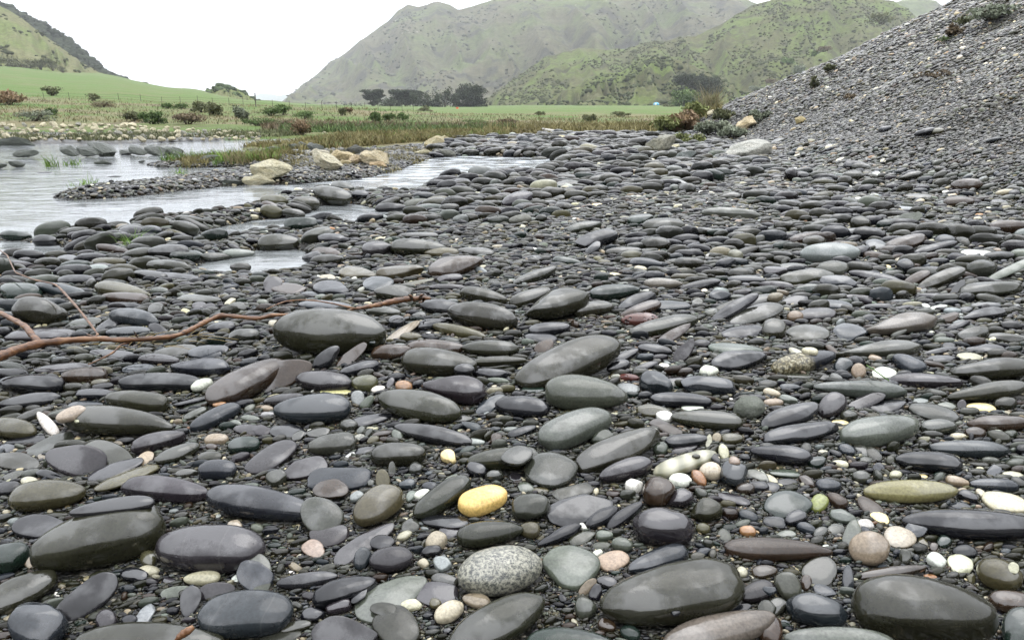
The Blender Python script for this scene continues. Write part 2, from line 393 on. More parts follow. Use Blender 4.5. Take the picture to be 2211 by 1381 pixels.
STONE_TABLE = r"""
A1 410 143 335 128 7 h|glossy olive-brown cobble with a pale streak lying above the huge tilted cobble
A1 1410 100 375 105 -5 p|long charcoal cobble with a violet sheen between the olive-brown cobble and the big blue-black oval
A1 2255 225 505 138 -9 b|big blue-black oval cobble with small white nicks, dipping at its right end
A1 850 510 600 232 16 o|huge dark olive cobble with a pitted face, rising right, by the frame's left side
A1 1795 600 470 200 0 p|broad dark violet-grey cobble marked with fine pale scratches, beside the huge tilted cobble
A1 960 255 370 82 8 k|slim blue-grey cobble tucked behind the upper edge of the huge tilted cobble
A1 380 425 270 105 -3 k|inky blue cobble wedged behind the left shoulder of the huge tilted cobble
A1 60 670 190 130 8 v|green-grey cobble cut by the frame's left edge, touching a cream pebble
A1 200 960 330 130 25 o|olive cobble below the huge tilted cobble, its right end tucked under that one
A1 310 1260 215 250 80 b|upright blue-grey slab with a rounded top and wet patches, in the bottom left corner
A1 750 1030 320 135 38 k|steeply tilted charcoal cobble leaning beside the upright blue-grey slab
A1 1720 855 160 62 5 c|cream sausage-shaped pebble with a grey smudge under the scratched violet-grey cobble
A1 1265 690 72 75 60 h|translucent honey-coloured pebble in the gap right of the huge tilted cobble
A1 1270 795 98 50 5 c|beige pebble with a dark crack just below the honey-coloured pebble
A1 245 715 75 48 -60 t|pinkish cream pebble pinned at the left tip of the huge tilted cobble
A1 1620 1060 90 145 -15 k|thin dark disc standing on edge beside the green veined pebble
A1 1505 970 140 50 12 e|green-grey veined flat pebble beside the disc standing on edge
A1 1850 960 160 75 10 p|dull grey-violet flat stone behind the disc standing on edge
A1 1235 1170 120 60 50 l|white-veined grey wedge pebble pointing up out of the grit above the driftwood chip
A1 905 1210 95 90 60 p|small dark lens-shaped pebble in grit below the steeply tilted charcoal cobble
A1 1100 1215 70 50 20 k|small black pebble right of the dark lens-shaped pebble
A1 1150 830 120 60 -5 k|black pebble in deep shade under the huge tilted cobble
A1 1230 1440 680 210 3 o|big grey-olive cobble cut by the bottom edge, carrying the orange driftwood chip
A1 2005 405 62 45 -10 c|cream molar-shaped pebble above the scratched violet-grey cobble
A1 2100 1160 410 190 6 b|large slate-blue cobble with faint white veins, low on the frame's left third
A1 2165 840 130 165 60 b|round grey disc leaning upright above the large slate-blue cobble
A1 2010 855 40 32 20 w|tiny white pebble beside the leaning grey disc
A1 1440 872 65 25 5 p|small flat purple-black pebble left of the cream sausage-shaped pebble
A2 560 310 155 190 70 g|half-buried grey-green slab right of the big blue-black oval
A2 625 478 165 108 5 p|purple disc with a hairline crack resting on the half-buried grey-green slab
A2 1050 235 235 145 33 h|brownish olive cobble rising to the right, left of the slim cobble beside the yellow one
A2 1600 160 290 105 33 o|long slim olive-grey cobble pointing up at its right end, left of the yellow pebble
A2 1945 190 215 115 17 Y|bright yellow pebble, the only yellow oval on the bank
A2 1430 142 72 48 25 w|snow-white oval pebble above the long slim olive-grey cobble
A2 1330 160 55 40 45 e|pale green pebble tucked left of the snow-white oval pebble
A2 870 165 65 48 20 l|mottled white-grey pebble above the brownish olive cobble
A2 1620 372 205 60 -4 k|flat dark olive-black cobble below the yellow pebble
A2 1665 455 95 62 10 p|small dark violet disc under the flat olive-black cobble
A2 2010 470 290 108 8 o|grey-olive cobble with scratched right shoulder, above the speckled granite cobble
A2 1325 410 82 62 10 g|rounded grey-green pebble topping a small dark one, left of the flat olive-black cobble
A2 1275 492 70 38 25 c|small cream pebble below the rounded grey-green pebble
A2 1545 545 95 78 40 c|creamy grey egg-shaped pebble beside a tiny black one
A2 1505 625 88 55 15 k|shiny jet-black pebble leaning on the creamy grey egg-shaped pebble
A2 1165 690 192 112 8 p|matt purple-brown oval cobble at the centre of a ring of small pebbles
A2 940 555 310 80 32 p|long thin violet-grey stone sloping down to the left above the matt purple-brown oval
A2 1085 548 108 62 5 k|small dark blue pebble resting on the long thin violet-grey stone
A2 915 690 72 105 -18 b|upright dark green-grey tongue-shaped pebble left of the matt purple-brown oval
A2 505 605 100 78 -15 t|sandy brown shell-like stone in the grit near a thin twig
A2 20 425 55 40 -10 e|pale green pebble under the right end of the big blue-black oval
A2 345 760 60 35 -25 t|small yellowish broken stone below the sandy brown shell-like stone
A2 20 820 185 140 -70 g|large flat grey disc overlapping a darker one above the large slate-blue cobble
A2 450 870 265 68 8 p|long low purple-grey stone above the shiny blue-black cobble
A2 770 965 290 108 17 k|shiny blue-black cobble tilted up to the right, beneath the long low purple-grey stone
A2 895 1000 95 42 40 k|thin dark splinter leaning on the shiny blue-black cobble
A2 715 1090 115 68 20 p|plum-coloured oval pebble with a dark rim below the shiny blue-black cobble
A2 495 1165 105 62 5 k|black pebble between the plum-coloured oval and the large slate-blue cobble
A2 1170 1010 340 150 28 e|large grey-green cobble half hidden behind the brown-violet disc and the grey flat slabs
A2 1535 985 200 112 0 p|brown-violet disc leaning over the large grey-green cobble
A2 1655 1140 138 88 30 c|creamy white oval pebble in the lower centre, smooth as soap
A2 1535 1070 50 52 60 h|small tan egg-shaped pebble left of the creamy white oval
A2 1335 1090 92 50 8 c|pale buff wedge-shaped pebble left of the small tan egg-shaped one
A2 1885 1045 120 65 -10 t|smooth brown-grey pebble between the creamy white oval and the granite cobble
A2 1095 1120 115 62 -5 o|dull grey-brown slab edge peeping out above the flat grey-green slab
A2 1210 1270 205 170 -30 g|flat grey-green slab in front of the large grey-green cobble, near the bottom edge
A2 770 1340 290 175 8 p|big deep-purple disc leaning upright at the bottom edge
A2 350 1270 140 45 15 o|slim olive-black stone under the large slate-blue cobble
A2 220 1350 190 62 12 g|grey flat stone cut by the bottom edge left of the deep-purple disc
A2 1640 1300 40 30 0 k|dark wet stone in the hollow below the creamy white oval
A2 1590 730 78 62 -30 l|angular veined grey pebble below the jet-black pebble
A2 1440 730 45 40 0 c|small cream pebble below the jet-black pebble
A2 1620 875 120 55 -10 g|grey lens-shaped pebble touching the speckled granite cobble
A2 2090 785 365 208 10 s|black-and-cream speckled granite cobble, the only coarse-grained stone low in the frame
A2 2070 1235 460 190 28 o|massive olive cobble just below the speckled granite cobble, tilted up to the right
A3 515 745 240 175 -8 e|round flat grey-green cobble right of the speckled granite cobble
A3 885 705 138 85 12 t|salmon-pink flecked pebble right of the round flat grey-green cobble
A3 1400 985 635 262 8 o|the biggest pale-sheened olive cobble, low right of centre
A3 1270 695 275 95 17 b|blue-grey cobble resting behind the biggest pale-sheened olive cobble
A3 1320 420 268 158 -3 p|domed violet-grey oval cobble with a dark wet cap, above the blue-grey cobble
A3 600 275 285 122 13 k|charcoal cobble with violet sheen beneath the small olive oval, below the cracked grey slab
A3 545 120 172 70 12 o|small olive oval cobble lying between the charcoal cobble and the cracked grey slab
A3 185 245 172 112 5 g|dull grey-green cobble with faint pits, right of the yellow pebble
A3 800 330 165 68 30 k|spindle-shaped black-violet stone leaning on another, right of the charcoal cobble
A3 985 320 190 58 36 k|narrow black-violet spindle leaning against the domed violet-grey cobble
A3 430 490 205 58 25 k|slender black stone pointing down to the speckled granite cobble
A3 170 445 92 72 -5 h|small olive-tan rounded pebble above the slender black stone
A3 625 420 42 30 -25 w|tiny white pebble at the tip of the slender black stone
A3 620 510 120 55 20 o|olive flat pebble below the charcoal cobble, beside a white veined one
A3 810 492 75 48 0 e|grey-white veined pebble above the pale grey-green egg pebble
A3 960 568 95 60 -10 e|pale grey-green egg pebble left of the domed violet-grey cobble
A3 785 578 80 38 5 g|flat grey pebble under the grey-white veined pebble
A3 755 640 42 30 20 w|white pebble peeking behind the salmon-pink flecked pebble
A3 1265 120 138 128 20 n|dark brown ball-like cobble netted with pale veins
A3 1460 180 105 78 15 p|violet slab slanting down behind the ball-like veined cobble
A3 1680 280 128 98 5 o|brownish olive rounded cobble right of the violet slab
A3 1650 430 62 50 -5 h|small tan-brown pebble below the brownish olive rounded cobble
A3 2030 455 72 48 -10 a|orange-banded pebble in the grit right of the domed cobble
A3 1830 485 68 50 -40 g|small grey-green disc left of the orange-banded pebble
A3 1910 180 150 42 -15 p|thin violet-grey slab breaking the grit above the orange-banded pebble
A3 2035 330 88 48 -20 b|small grey oval pebble above the orange-banded pebble
A3 1630 132 68 45 -35 g|small ribbed grey pebble right of the ball-like veined cobble
A3 2010 92 82 52 0 n|brown-grey rounded pebble above the thin violet-grey slab
A3 830 890 95 55 -15 p|grey-violet stone end sticking out left of the biggest olive cobble
A3 735 975 55 78 -15 k|upright dark glossy pebble pressed against the biggest olive cobble
A3 665 930 100 45 45 t|pinkish brown flat pebble behind the upright dark glossy pebble
A3 650 1110 95 100 20 g|grey-green pebble standing between the massive and the biggest olive cobbles
A3 830 1255 80 55 -20 n|brown pebble with a pale streak below the biggest olive cobble
A3 1030 1320 90 65 -25 v|blue-green pebble in the hollow below the biggest olive cobble
A3 560 1440 420 160 -3 v|broad dark teal-grey cobble cut by the bottom edge, below the massive olive cobble
A3 1980 805 52 45 -30 c|cream pebble perched at the right shoulder of the biggest olive cobble
A3 2110 970 160 90 15 p|dark violet stone tucked beyond the right end of the biggest olive cobble
A3 1960 1120 110 50 15 k|dark wedge stone with a pale rim at the right end of the biggest olive cobble
A3 1790 1305 500 150 13 u|long brownish-grey cobble with a pale band, cut by the bottom edge
A3 2190 1120 80 85 30 g|rounded dull green-grey pebble right of the dark wedge stone
A3 2290 610 465 100 -2 n|long level purple-brown bar-shaped cobble left of the two tall cream pebbles
A3 1420 1150 40 26 10 k|little black pebble tucked under the biggest olive cobble
A4 0 800 110 60 5 n|dark brown stone below the left end of the purple-brown bar
A4 1240 115 405 100 0 j|long golden-olive pebble shaped like a baguette, near the frame's right side
A4 890 600 150 178 85 t|tall cream pebble with a pink-grey stain standing on end
A4 1145 510 142 92 -12 c|flat cream pebble with dark specks leaning beside the tall cream pebble
A4 745 480 75 130 -15 e|green-grey splintery stone with pale stripes, left of the tall cream pebble
A4 850 400 80 42 -5 w|broken white chip resting above the tall cream pebble
A4 985 340 85 45 -25 y|knobbly yellowish cream pebble above the flat cream pebble
A4 1290 435 92 78 0 b|grey-blue disc behind the flat cream pebble
A4 1770 395 620 128 -3 k|very long charcoal cobble with a blue-white highlight, running off the frame's right edge
A4 2050 210 205 82 -12 c|cream cobble striped with thin brown veins above the very long charcoal cobble
A4 1665 240 90 32 -5 b|bluish pearl-like flat pebble left of the brown-veined cream cobble
A4 1735 160 95 48 -20 k|shiny small black pebble left of the brown-veined cream cobble
A4 1840 135 55 32 -35 c|small elongated cream pebble touching the brown-veined cream cobble
A4 460 222 88 72 45 d|mossy yellow-green oval pebble left of the golden-olive baguette pebble
A4 615 190 98 55 -30 n|brown-grey oval pebble right of the mossy yellow-green one
A4 545 62 110 58 -5 b|slate-blue pebble with a crusted white vein above the mossy yellow-green one
A4 190 230 200 120 0 v|wet blue-green slab above two glossy dark violet pebbles
A4 265 345 95 65 15 k|glossy dark violet domed pebble, right one of a pair on the blue-green slab
A4 85 380 105 52 -12 k|glossy flat dark violet pebble, left one of the pair on the blue-green slab
A4 895 240 130 65 -32 n|brown-grey flat pebble pointing down to the yellowish cream pebble
A4 670 335 125 55 -20 e|grey-beige elongated pebble left of the green-grey splintery stone
A4 185 478 85 30 0 e|pale olive flat pebble above the purple-brown bar
A4 360 430 95 45 -20 b|dull blue-grey pebble in the heap above the purple-brown bar
A4 475 465 70 48 25 g|grey rounded pebble beside the dull blue-grey one
A4 610 435 75 50 0 g|green-grey disc below the grey-beige elongated pebble
A4 470 790 155 130 5 o|dark grey round disc leaning under the purple-brown bar
A4 200 925 105 135 35 g|upright grey-green oval pebble above the glossy blue cobble
A4 355 900 48 78 5 n|narrow brown pebble standing next to the upright grey-green oval
A4 710 860 52 120 0 b|violet-blue finger-shaped pebble standing upright below the tall cream pebble
A4 510 960 105 50 -15 b|blue-violet flat pebble right of the narrow brown pebble
A4 450 1130 270 138 -10 b|glossy slate-blue cobble with a dimpled face left of the great olive dome
A4 1350 1130 630 275 -8 o|great dark olive dome with a pale blaze in the lower right
A4 1090 805 295 55 8 n|long thin brown-violet stone bar above the great dark olive dome
A4 1465 705 85 62 -20 w|white rounded triangular pebble below the very long charcoal cobble
A4 1665 735 118 75 -25 c|pale ivory wedge-shaped pebble right of the white triangular one
A4 2000 825 210 135 -20 h|olive-brown rounded cobble with a rusty fold in the lower right corner
A4 2120 1060 210 95 -8 n|glossy brown cobble under the rusty-folded one at the right edge
A4 1700 630 110 62 -8 k|blue-black oval pebble below the very long charcoal cobble
A4 1525 545 65 52 10 v|dark green-black round pebble left of the blue-black oval
A4 1195 675 55 70 0 g|small grey egg pebble standing below the flat cream pebble
A4 1350 550 60 35 -50 h|little brown-gold pebble right of the flat cream pebble
A4 1440 590 38 42 0 n|little maroon pebble right of the brown-gold one
A4 2190 1290 190 190 20 v|dark mossy green cobble in the bottom right corner
A4 1410 840 58 20 -5 a|orange-tan sliver at the end of the long thin brown-violet bar
A4 1760 860 42 45 -40 h|small olive egg pebble under the ivory wedge-shaped pebble
A4 2120 765 52 45 -40 c|cream disc beside the rusty-folded cobble
A4 90 1100 100 75 30 g|grey-brown pebble left of the glossy slate-blue cobble
A4 40 960 60 45 10 b|small blue-grey stone at the left of the upright grey-green oval
A4 50 1290 110 130 0 n|brown-olive rounded cobble low beside the long brownish-grey cobble
A4 640 1400 490 130 -5 e|pale green-grey cobble along the bottom edge left of the great dark olive dome
A4 1640 30 105 45 -12 t|tan-grey rounded pebble at the right tip of the golden-olive baguette
A4 1950 60 210 55 -3 b|blue-grey bar cobble above the brown-veined cream cobble
B1 270 350 275 90 -2 k|glossy black hump-backed cobble at the frame's left edge under the driftwood
B1 260 490 270 62 8 k|low wavy black cobble just below the hump-backed black one
B1 1010 670 480 125 -4 o|very long olive cobble with a rounded left head, behind the white finger pebble
B1 405 690 135 52 -48 w|greenish white finger-shaped pebble leaning against the very long olive cobble
B1 610 610 140 62 18 c|pale buff cobble hidden behind the left head of the very long olive cobble
B1 1165 495 275 90 -6 o|domed olive cobble directly above the very long olive cobble
B1 1370 345 358 85 0 k|long black cobble with a blue rim, left of the pure white pebble
B1 1720 357 98 52 18 w|pure white oval pebble, brightest spot on the left half of the bank
B1 1700 210 265 75 0 b|glossy blue-violet oval cobble above the pure white pebble
B1 1770 75 168 65 5 b|dull blue-grey disc above the glossy blue-violet oval
B1 1500 70 190 50 8 o|long slate-olive cobble left of the dull blue-grey disc
B1 1355 145 180 48 -3 p|brown-violet spindle cobble left of the glossy blue-violet oval
B1 1180 220 145 40 5 b|small blue-grey flat cobble below the brown-violet spindle
B1 720 280 205 72 3 n|dark brown domed cobble above the small olive-beige pebble
B1 850 340 82 36 10 h|olive-beige pebble lying under the dark brown domed cobble
B1 540 215 250 45 5 p|flat dark plum cobble under the grassy end of the driftwood
B1 970 95 210 38 -5 k|thin charcoal cobble beneath the dry grass stalks
B1 820 440 180 50 0 k|blue-black cobble left of the domed olive cobble
B1 730 525 155 34 2 b|small steel-blue flat pebble below the blue-black cobble
B1 2110 330 370 130 27 n|big brown-black cobble sloping up to the right, right of the pure white pebble
B1 1840 630 235 72 25 b|shiny indigo cobble tilted up to the right below the big brown-black one
B1 1670 605 115 38 25 g|slim grey pebble left of the shiny indigo cobble
B1 1700 520 150 28 18 g|thin dark grey stone above the slim grey pebble
B1 1650 490 180 28 12 k|needle-thin black stone above the thin dark grey one
B1 1870 525 60 26 5 a|rusty brown pebble near the tip of the shiny indigo cobble
B1 2010 685 55 30 -5 e|pale lime pebble below the shiny indigo cobble
B1 2130 555 55 32 25 e|greenish cream pebble right of the shiny indigo cobble
B1 2130 645 85 32 -5 e|ribbed pale grey pebble right of the lime pebble
B1 2120 740 135 50 -4 p|flat violet-grey cobble right of the pinkish quartz pebble
B1 1845 825 105 52 5 t|pinkish crystalline pebble, rough and wet, in grit
B1 1800 890 55 32 0 n|rusty grey knob under the pinkish crystalline pebble
B1 2080 870 140 68 8 v|green-black cobble right of the pinkish crystalline pebble
B1 1350 840 245 80 14 p|violet-grey cobble with long sheen below the very long olive cobble
B1 1515 940 205 68 20 o|olive-grey cobble tilted up to the right below the violet-grey cobble with long sheen
B1 650 1005 270 148 -3 p|large dull purple disc leaning upright at the left
B1 930 950 235 110 -15 o|wet grey slab behind the large dull purple disc
B1 1240 985 75 55 30 t|pink-white pebble wedged against the pointed dark blade stone
B1 990 1080 260 62 20 k|dark blade-shaped stone leaning to the right on the large dull purple disc
B1 1090 1145 295 58 20 h|olive blade stone beneath the dark blade-shaped one
B1 1855 1080 165 82 3 b|shiny indigo-blue pebble below the arched brown-grey stone
B1 1790 975 110 48 5 o|arched brown-grey stone above the shiny indigo-blue pebble
B1 1590 1110 100 40 10 g|grey crescent stone left of the shiny indigo-blue pebble
B1 430 860 225 62 24 g|grooved slate-grey wedge above the large dull purple disc
B1 225 830 180 32 6 k|thin navy stone left of the grooved slate-grey wedge
B1 110 725 210 92 -8 h|rough brown-olive pitted cobble at the left frame edge
B1 60 895 100 42 5 b|blue-grey slab end at the left frame edge above the dark olive wedge
B1 140 1010 210 80 -7 o|dark olive wedge-shaped cobble at the left frame edge
B1 360 972 42 28 -10 t|tiny cream-orange pebble right of the dark olive wedge
B1 420 1130 115 42 -15 k|dark teal pebble above the glossy olive-brown streaked cobble
B1 115 1130 100 36 20 g|green-grey flat pebble left of the dark teal pebble
B1 245 1180 75 45 0 c|cream stone with dark marks above the glossy olive-brown streaked cobble
B1 60 1245 115 75 5 k|dark violet stone at the left edge above the streaked olive-brown cobble
B1 290 605 170 42 20 g|grey stone with a hooked end left of the white finger pebble
B1 90 265 165 55 -5 k|black-blue cobble at the left edge above the hump-backed one
B1 100 200 130 40 -8 g|grey-green cobble at the left edge under the driftwood stem
B1 660 665 30 20 0 c|cream bead by the white finger pebble
B2 180 280 330 128 17 n|big brown-black cobble whose right end meets a standing dark disc
B2 610 130 150 72 45 k|dark green-black disc standing on edge below the giant grey-olive boulder
B2 830 105 160 52 40 n|brown tilted spindle leaning right beside the standing dark disc
B2 900 215 180 62 12 k|black-green cobble below the brown tilted spindle
B2 590 325 245 92 -4 p|maroon-black cobble with a pale violet top above the blue-grey capsule cobble
B2 935 345 115 75 0 h|dark olive rounded cobble right of the maroon-black one
B2 680 415 152 26 -2 y|pale yellow flat pebble peeping between the maroon-black and the blue-grey capsule cobbles
B2 490 565 335 130 3 b|shiny blue-grey capsule-shaped cobble with a small nick
B2 250 485 180 55 5 p|low violet-brown stone hidden behind the blue-grey capsule
B2 105 560 55 28 -5 t|orange-pink pebble left of the blue-grey capsule
B2 110 612 60 26 5 l|pale grey pebble under the orange-pink one
B2 880 480 58 75 10 l|blurry white-grey upright pebble right of the blue-grey capsule
B2 960 508 75 42 50 e|pale green bean-shaped pebble right of the white-grey upright one
B2 1050 395 62 32 12 w|white pebble above the grooved olive torpedo cobble
B2 1400 530 365 130 -10 o|grooved olive torpedo-shaped cobble in the centre
B2 1690 400 290 118 -5 p|smooth dove-grey violet cobble behind the grooved olive torpedo
B2 1570 165 325 120 -5 o|scarred grey-green cobble with curved grooves in the centre
B2 1785 228 92 54 0 k|small matt black pebble set against the scarred grey-green cobble
B2 2010 262 155 46 -3 k|low black-green cobble right of the small matt black pebble
B2 2080 170 210 52 3 o|lumpy olive slab right of the scarred grey-green cobble
B2 2075 322 95 28 -5 e|green-cream pebble below the low black-green cobble
B2 1540 40 245 70 -2 n|dark brown curved cobble above the scarred grey-green cobble
B2 1170 80 180 70 2 n|glossy brown cobble right of the giant grey-olive boulder's foot
B2 2010 525 60 145 -60 b|thin grey blade leaning on the navy pebble by the dove-grey cobble
B2 2190 535 145 85 -5 k|glossy navy-black cobble right of the thin grey blade
B2 1520 780 345 80 -11 k|long blue-black bar-shaped cobble below the grooved olive torpedo
B2 1000 650 190 48 12 k|navy slab passing beneath the grooved olive torpedo
B2 1270 365 75 48 -5 a|amber-brown chip above the grooved olive torpedo
B2 1155 345 55 30 60 p|small violet spike beside the amber-brown chip
B2 800 700 80 52 0 g|brown-grey rounded pebble below the blue-grey capsule
B2 535 765 105 45 5 g|olive-grey flat pebble below the navy-black wedge
B2 290 755 155 62 -5 k|navy-black wedge under the blue-grey capsule
B2 370 790 58 38 30 g|small grey pebble in front of the navy-black wedge
B2 60 745 95 48 0 p|brown-violet pebble left of the navy-black wedge
B2 660 860 210 90 8 g|grey-green teardrop cobble in the middle left
B2 1225 950 240 100 3 o|smooth dark grey-green cobble below the long blue-black bar
B2 1000 0 30 18 0 v|tiny green pebble beside the giant boulder's foot
B2 1090 775 95 28 8 n|brown strip-like stone left of the long blue-black bar's tip
B2 1220 785 55 50 -50 e|grey-beige angular pebble under the left tip of the long blue-black bar
B2 1010 830 58 36 25 h|tan-green pebble below the brown strip-like stone
B2 905 745 42 30 40 e|small pale sage pebble above the black-flecked knob
B2 970 770 50 28 65 g|small grey pebble standing beside the sage one
B2 890 810 45 32 0 s|black-flecked knobbly pebble right of the grey-green teardrop
B2 940 915 95 30 12 k|blue-black speckled sliver right of the grey-green teardrop
B2 815 955 48 18 30 w|slim white pebble at the end of the speckled sliver
B2 1655 975 72 58 -30 y|pale yellow-green heart-like stone, knobbly and translucent
B2 1875 845 88 34 -2 l|pale grey oval pebble right of the long blue-black bar
B2 1915 785 45 24 0 y|small yellow-orange pebble above the pale grey oval
B2 1820 915 75 36 20 v|dark green-grey pebble below the pale grey oval
B2 2060 825 52 55 0 n|grey-brown rounded pebble right of the pale grey oval
B2 1890 1080 92 66 -25 k|blue-black egg pebble left of the broad grey-olive cobble
B2 2120 985 310 95 5 o|broad grey-olive cobble right of the yellow-green heart-like stone
B2 2045 1130 82 48 12 g|mottled green-grey pebble below the blue-black egg
B2 150 970 240 95 30 p|shiny violet-blue slab half sunk in grit left of the green-grey teardrop
B2 425 1075 210 82 15 p|grey-violet wedge stone above the brown-black block
B2 720 1155 275 110 5 b|indigo slab streaked with wet shine behind the brown-black block
B2 655 1245 148 85 0 n|matt brown-black block-like cobble leaning on the indigo slab
B2 175 1150 88 68 10 g|round grey-green pebble left of the matt brown-black block
B2 1090 1165 62 92 5 h|upright honey-olive pebble right of the indigo slab
B2 1170 1080 32 72 0 o|thin olive pebble standing behind the honey-olive one
B2 1370 1065 62 58 5 g|squat grey pebble under the smooth dark grey-green cobble
B2 1300 1205 75 48 10 b|mottled blue-grey pebble above the snow-white oval pebble
B2 1490 1225 68 45 -5 b|dark slate pebble right of the mottled blue-grey pebble
B2 1670 1155 78 24 28 e|thin fluted cream-green pebble above the long slim olive-grey cobble
B2 990 1195 38 36 0 g|round grey bead left of the honey-olive pebble
B2 1730 640 125 40 0 g|flat grey cobble under the right end of the grooved torpedo
B2 1840 710 95 40 -20 b|pale violet-grey pebble above the long blue-black bar's right end
B3 510 165 470 165 21 o|great diagonal olive cobble with a rusty-yellow smear, upper centre
B3 655 430 355 152 -4 e|large pale green-grey oval cobble below the great diagonal cobble
B3 555 725 325 135 20 e|pale green-grey tilted oval cobble under the large pale oval
B3 940 905 395 130 22 o|long olive-grey cobble slanting up to the right in the centre right
B3 350 1080 225 150 0 g|cracked dull grey slab left of the long slanting olive-grey cobble
B3 990 1080 235 90 16 p|eggplant-coloured spindle cobble below the long slanting cobble
B3 1500 1025 280 78 18 m|swirled cream-and-olive agate-like cobble
B3 1455 1170 98 62 -5 w|pale mint pebble beside the ball-like veined cobble
B3 1060 1215 72 65 0 w|broken mint-white chip left of the ball-like veined cobble
B3 1615 1150 82 48 -50 a|glossy rust-red and white pebble between the mint pebble and the cream-gold egg
B3 1710 1095 98 78 -10 c|cream-gold egg pebble with a brown fracture line
B3 1905 1120 130 115 -30 b|blue-grey guitar-pick-shaped stone right of the cream-gold egg
B3 1680 655 310 82 -5 o|glossy dark olive cobble with a notched right end
B3 1460 490 265 65 -3 k|slim dark cobble above the glossy notched one
B3 1255 350 145 92 -20 b|violet-blue squarish cobble right of the large pale green-grey oval
B3 1690 365 235 82 -5 b|inky violet oval cobble with a bright rim right of the squarish one
B3 1950 148 255 82 7 k|blue-black cobble with a fine sheen above the small white triangular pebble
B3 1700 240 84 46 -3 w|white rounded triangular pebble below the blue-black sheened cobble
B3 1925 50 235 50 -3 e|pale grey-green flat cobble over the blue-black sheened cobble
B3 1490 70 135 62 55 p|violet slab standing steeply beside the black arched cobble
B3 1240 60 150 50 -8 k|black arched cobble above the white bean pebble
B3 1000 110 115 38 28 k|slim black-blue stone right of the great diagonal cobble
B3 925 200 105 50 15 k|black pebble under the slim black-blue stone
B3 1160 205 110 32 20 k|black lens stone left of the white bean pebble
B3 1320 195 48 22 -5 w|white bean pebble among dark slivers
B3 1020 295 85 32 -8 r|deep red-brown pebble above the violet-blue squarish cobble
B3 1010 385 100 45 -10 l|light blue-grey flat stone behind the large pale oval's right end
B3 1230 585 155 55 -8 h|olive-tan cobble left of the cream cubic pebble
B3 1315 630 72 48 -15 w|cream cubic pebble in front of the olive-tan cobble
B3 1560 552 95 28 0 w|cream-white flat pebble tucked behind the glossy notched cobble
B3 2050 545 132 98 5 q|rough lichen-grey rounded stone, the only dry-looking one
B3 1340 725 155 52 -22 n|brown-violet wedge below the cream cubic pebble
B3 1520 830 200 62 5 k|blue-black bent cobble above the agate-like cobble
B3 1490 895 110 42 15 p|violet-black slab below the blue-black bent cobble
B3 1900 815 95 50 0 h|dark honey-green pebble above the long charcoal cobble
B3 1765 812 42 45 -10 t|small translucent brown pebble left of the dark honey-green one
B3 1700 840 28 65 -5 c|thin cream pebble standing left of the translucent brown one
B3 1825 930 45 72 15 c|cream rounded finger pebble leaning below the dark honey-green pebble
B3 1915 1005 52 42 -30 t|beige pebble below the cream finger pebble
B3 1290 895 68 55 10 e|grey-green knob at the right end of the long slanting cobble
B3 110 540 235 92 -4 k|black cobble with blue-white glint left of the large pale oval
B3 110 755 130 45 18 k|narrow black-blue stone left of the pale tilted oval
B3 70 960 130 80 10 g|grey cobble left of the cracked dull grey slab
B3 135 1228 68 48 -10 e|pale grey-green pebble below the cracked dull grey slab
B3 265 1255 70 26 0 h|olive flat pebble right of the pale grey-green one
B3 50 1140 58 42 -15 p|flat violet-grey pebble left of the cracked dull slab
B3 790 810 100 60 10 g|angular green-grey lump between the pale tilted oval and the long slanting cobble
B3 1590 968 35 20 0 o|small olive pebble beside the agate-like cobble
B3 1745 970 78 28 -38 k|dark sliver laid across the right end of the agate-like cobble
B3 1410 315 110 30 5 p|flat violet pebble left of the inky violet oval
B3 200 395 95 28 2 v|flat teal-black stone under the great diagonal cobble
B3 2120 1130 105 38 -20 e|green-cream blade pebble right of the guitar-pick stone
B3 2110 1225 100 50 0 k|dark stone with a white rim at right of the guitar-pick stone
B4 220 625 270 95 18 k|glossy black cobble tilted up right, upper of two parallel black ones
B4 315 765 335 82 9 k|glossy black cobble with a red tint, lower of two parallel ones
B4 140 950 270 82 -6 k|black cobble with a violet band under the parallel pair
B4 340 160 280 85 12 z|half-black half-lichened cobble with gold and white speckles
B4 570 540 135 102 35 p|violet-brown oval leaning behind the two glossy parallel cobbles
B4 810 400 400 82 -3 e|long pale sage-grey cobble with a bright highlight, right part of the bank
B4 870 495 165 60 22 p|dark violet wedge lying on the long pale sage-grey cobble
B4 1055 540 160 55 7 k|black-violet glossy pebble in front of the dark violet wedge
B4 985 745 350 128 8 e|broad wet grey-green cobble right of the two glossy parallel cobbles
B4 1400 1010 300 88 -6 k|glossy blue-black cobble with a white oval fleck at its right tip
B4 1740 905 345 75 -2 b|blue-violet bar cobble above the one with the white oval fleck
B4 1480 715 150 65 3 g|wrinkled wet grey stone right of the broad grey-green cobble
B4 1440 590 225 70 -12 g|dull grey flat cobble behind the wrinkled wet grey stone
B4 2010 685 280 68 2 n|brown-grey smooth cobble at the right edge above the round brown one
B4 1795 765 95 52 -3 n|round brown pebble below the brown-grey smooth cobble
B4 1840 550 130 38 -6 y|flat golden-beige pebble beneath the long pale-streaked cobble
B4 1910 420 350 82 8 o|large dark olive cobble with a pale streak at the right edge
B4 1940 230 350 98 4 o|thick grey-green cobble at the right edge, topmost of two big ones
B4 1370 325 315 62 -2 p|long brown-violet cobble left of the two big ones at the right edge
B4 1010 258 108 50 0 w|glaring white pebble with a blade of grass over it
B4 800 240 65 68 15 t|speckled buff oval pebble left of the glaring white one
B4 665 200 85 65 10 b|dark slate-blue pebble left of the speckled buff oval
B4 265 82 72 34 -28 c|cream oval pebble above the half-lichened cobble
B4 385 72 72 36 -10 c|broad cream pebble right of the cream oval
B4 1225 175 150 72 -22 b|hazy blue-grey pebble right of the glaring white one
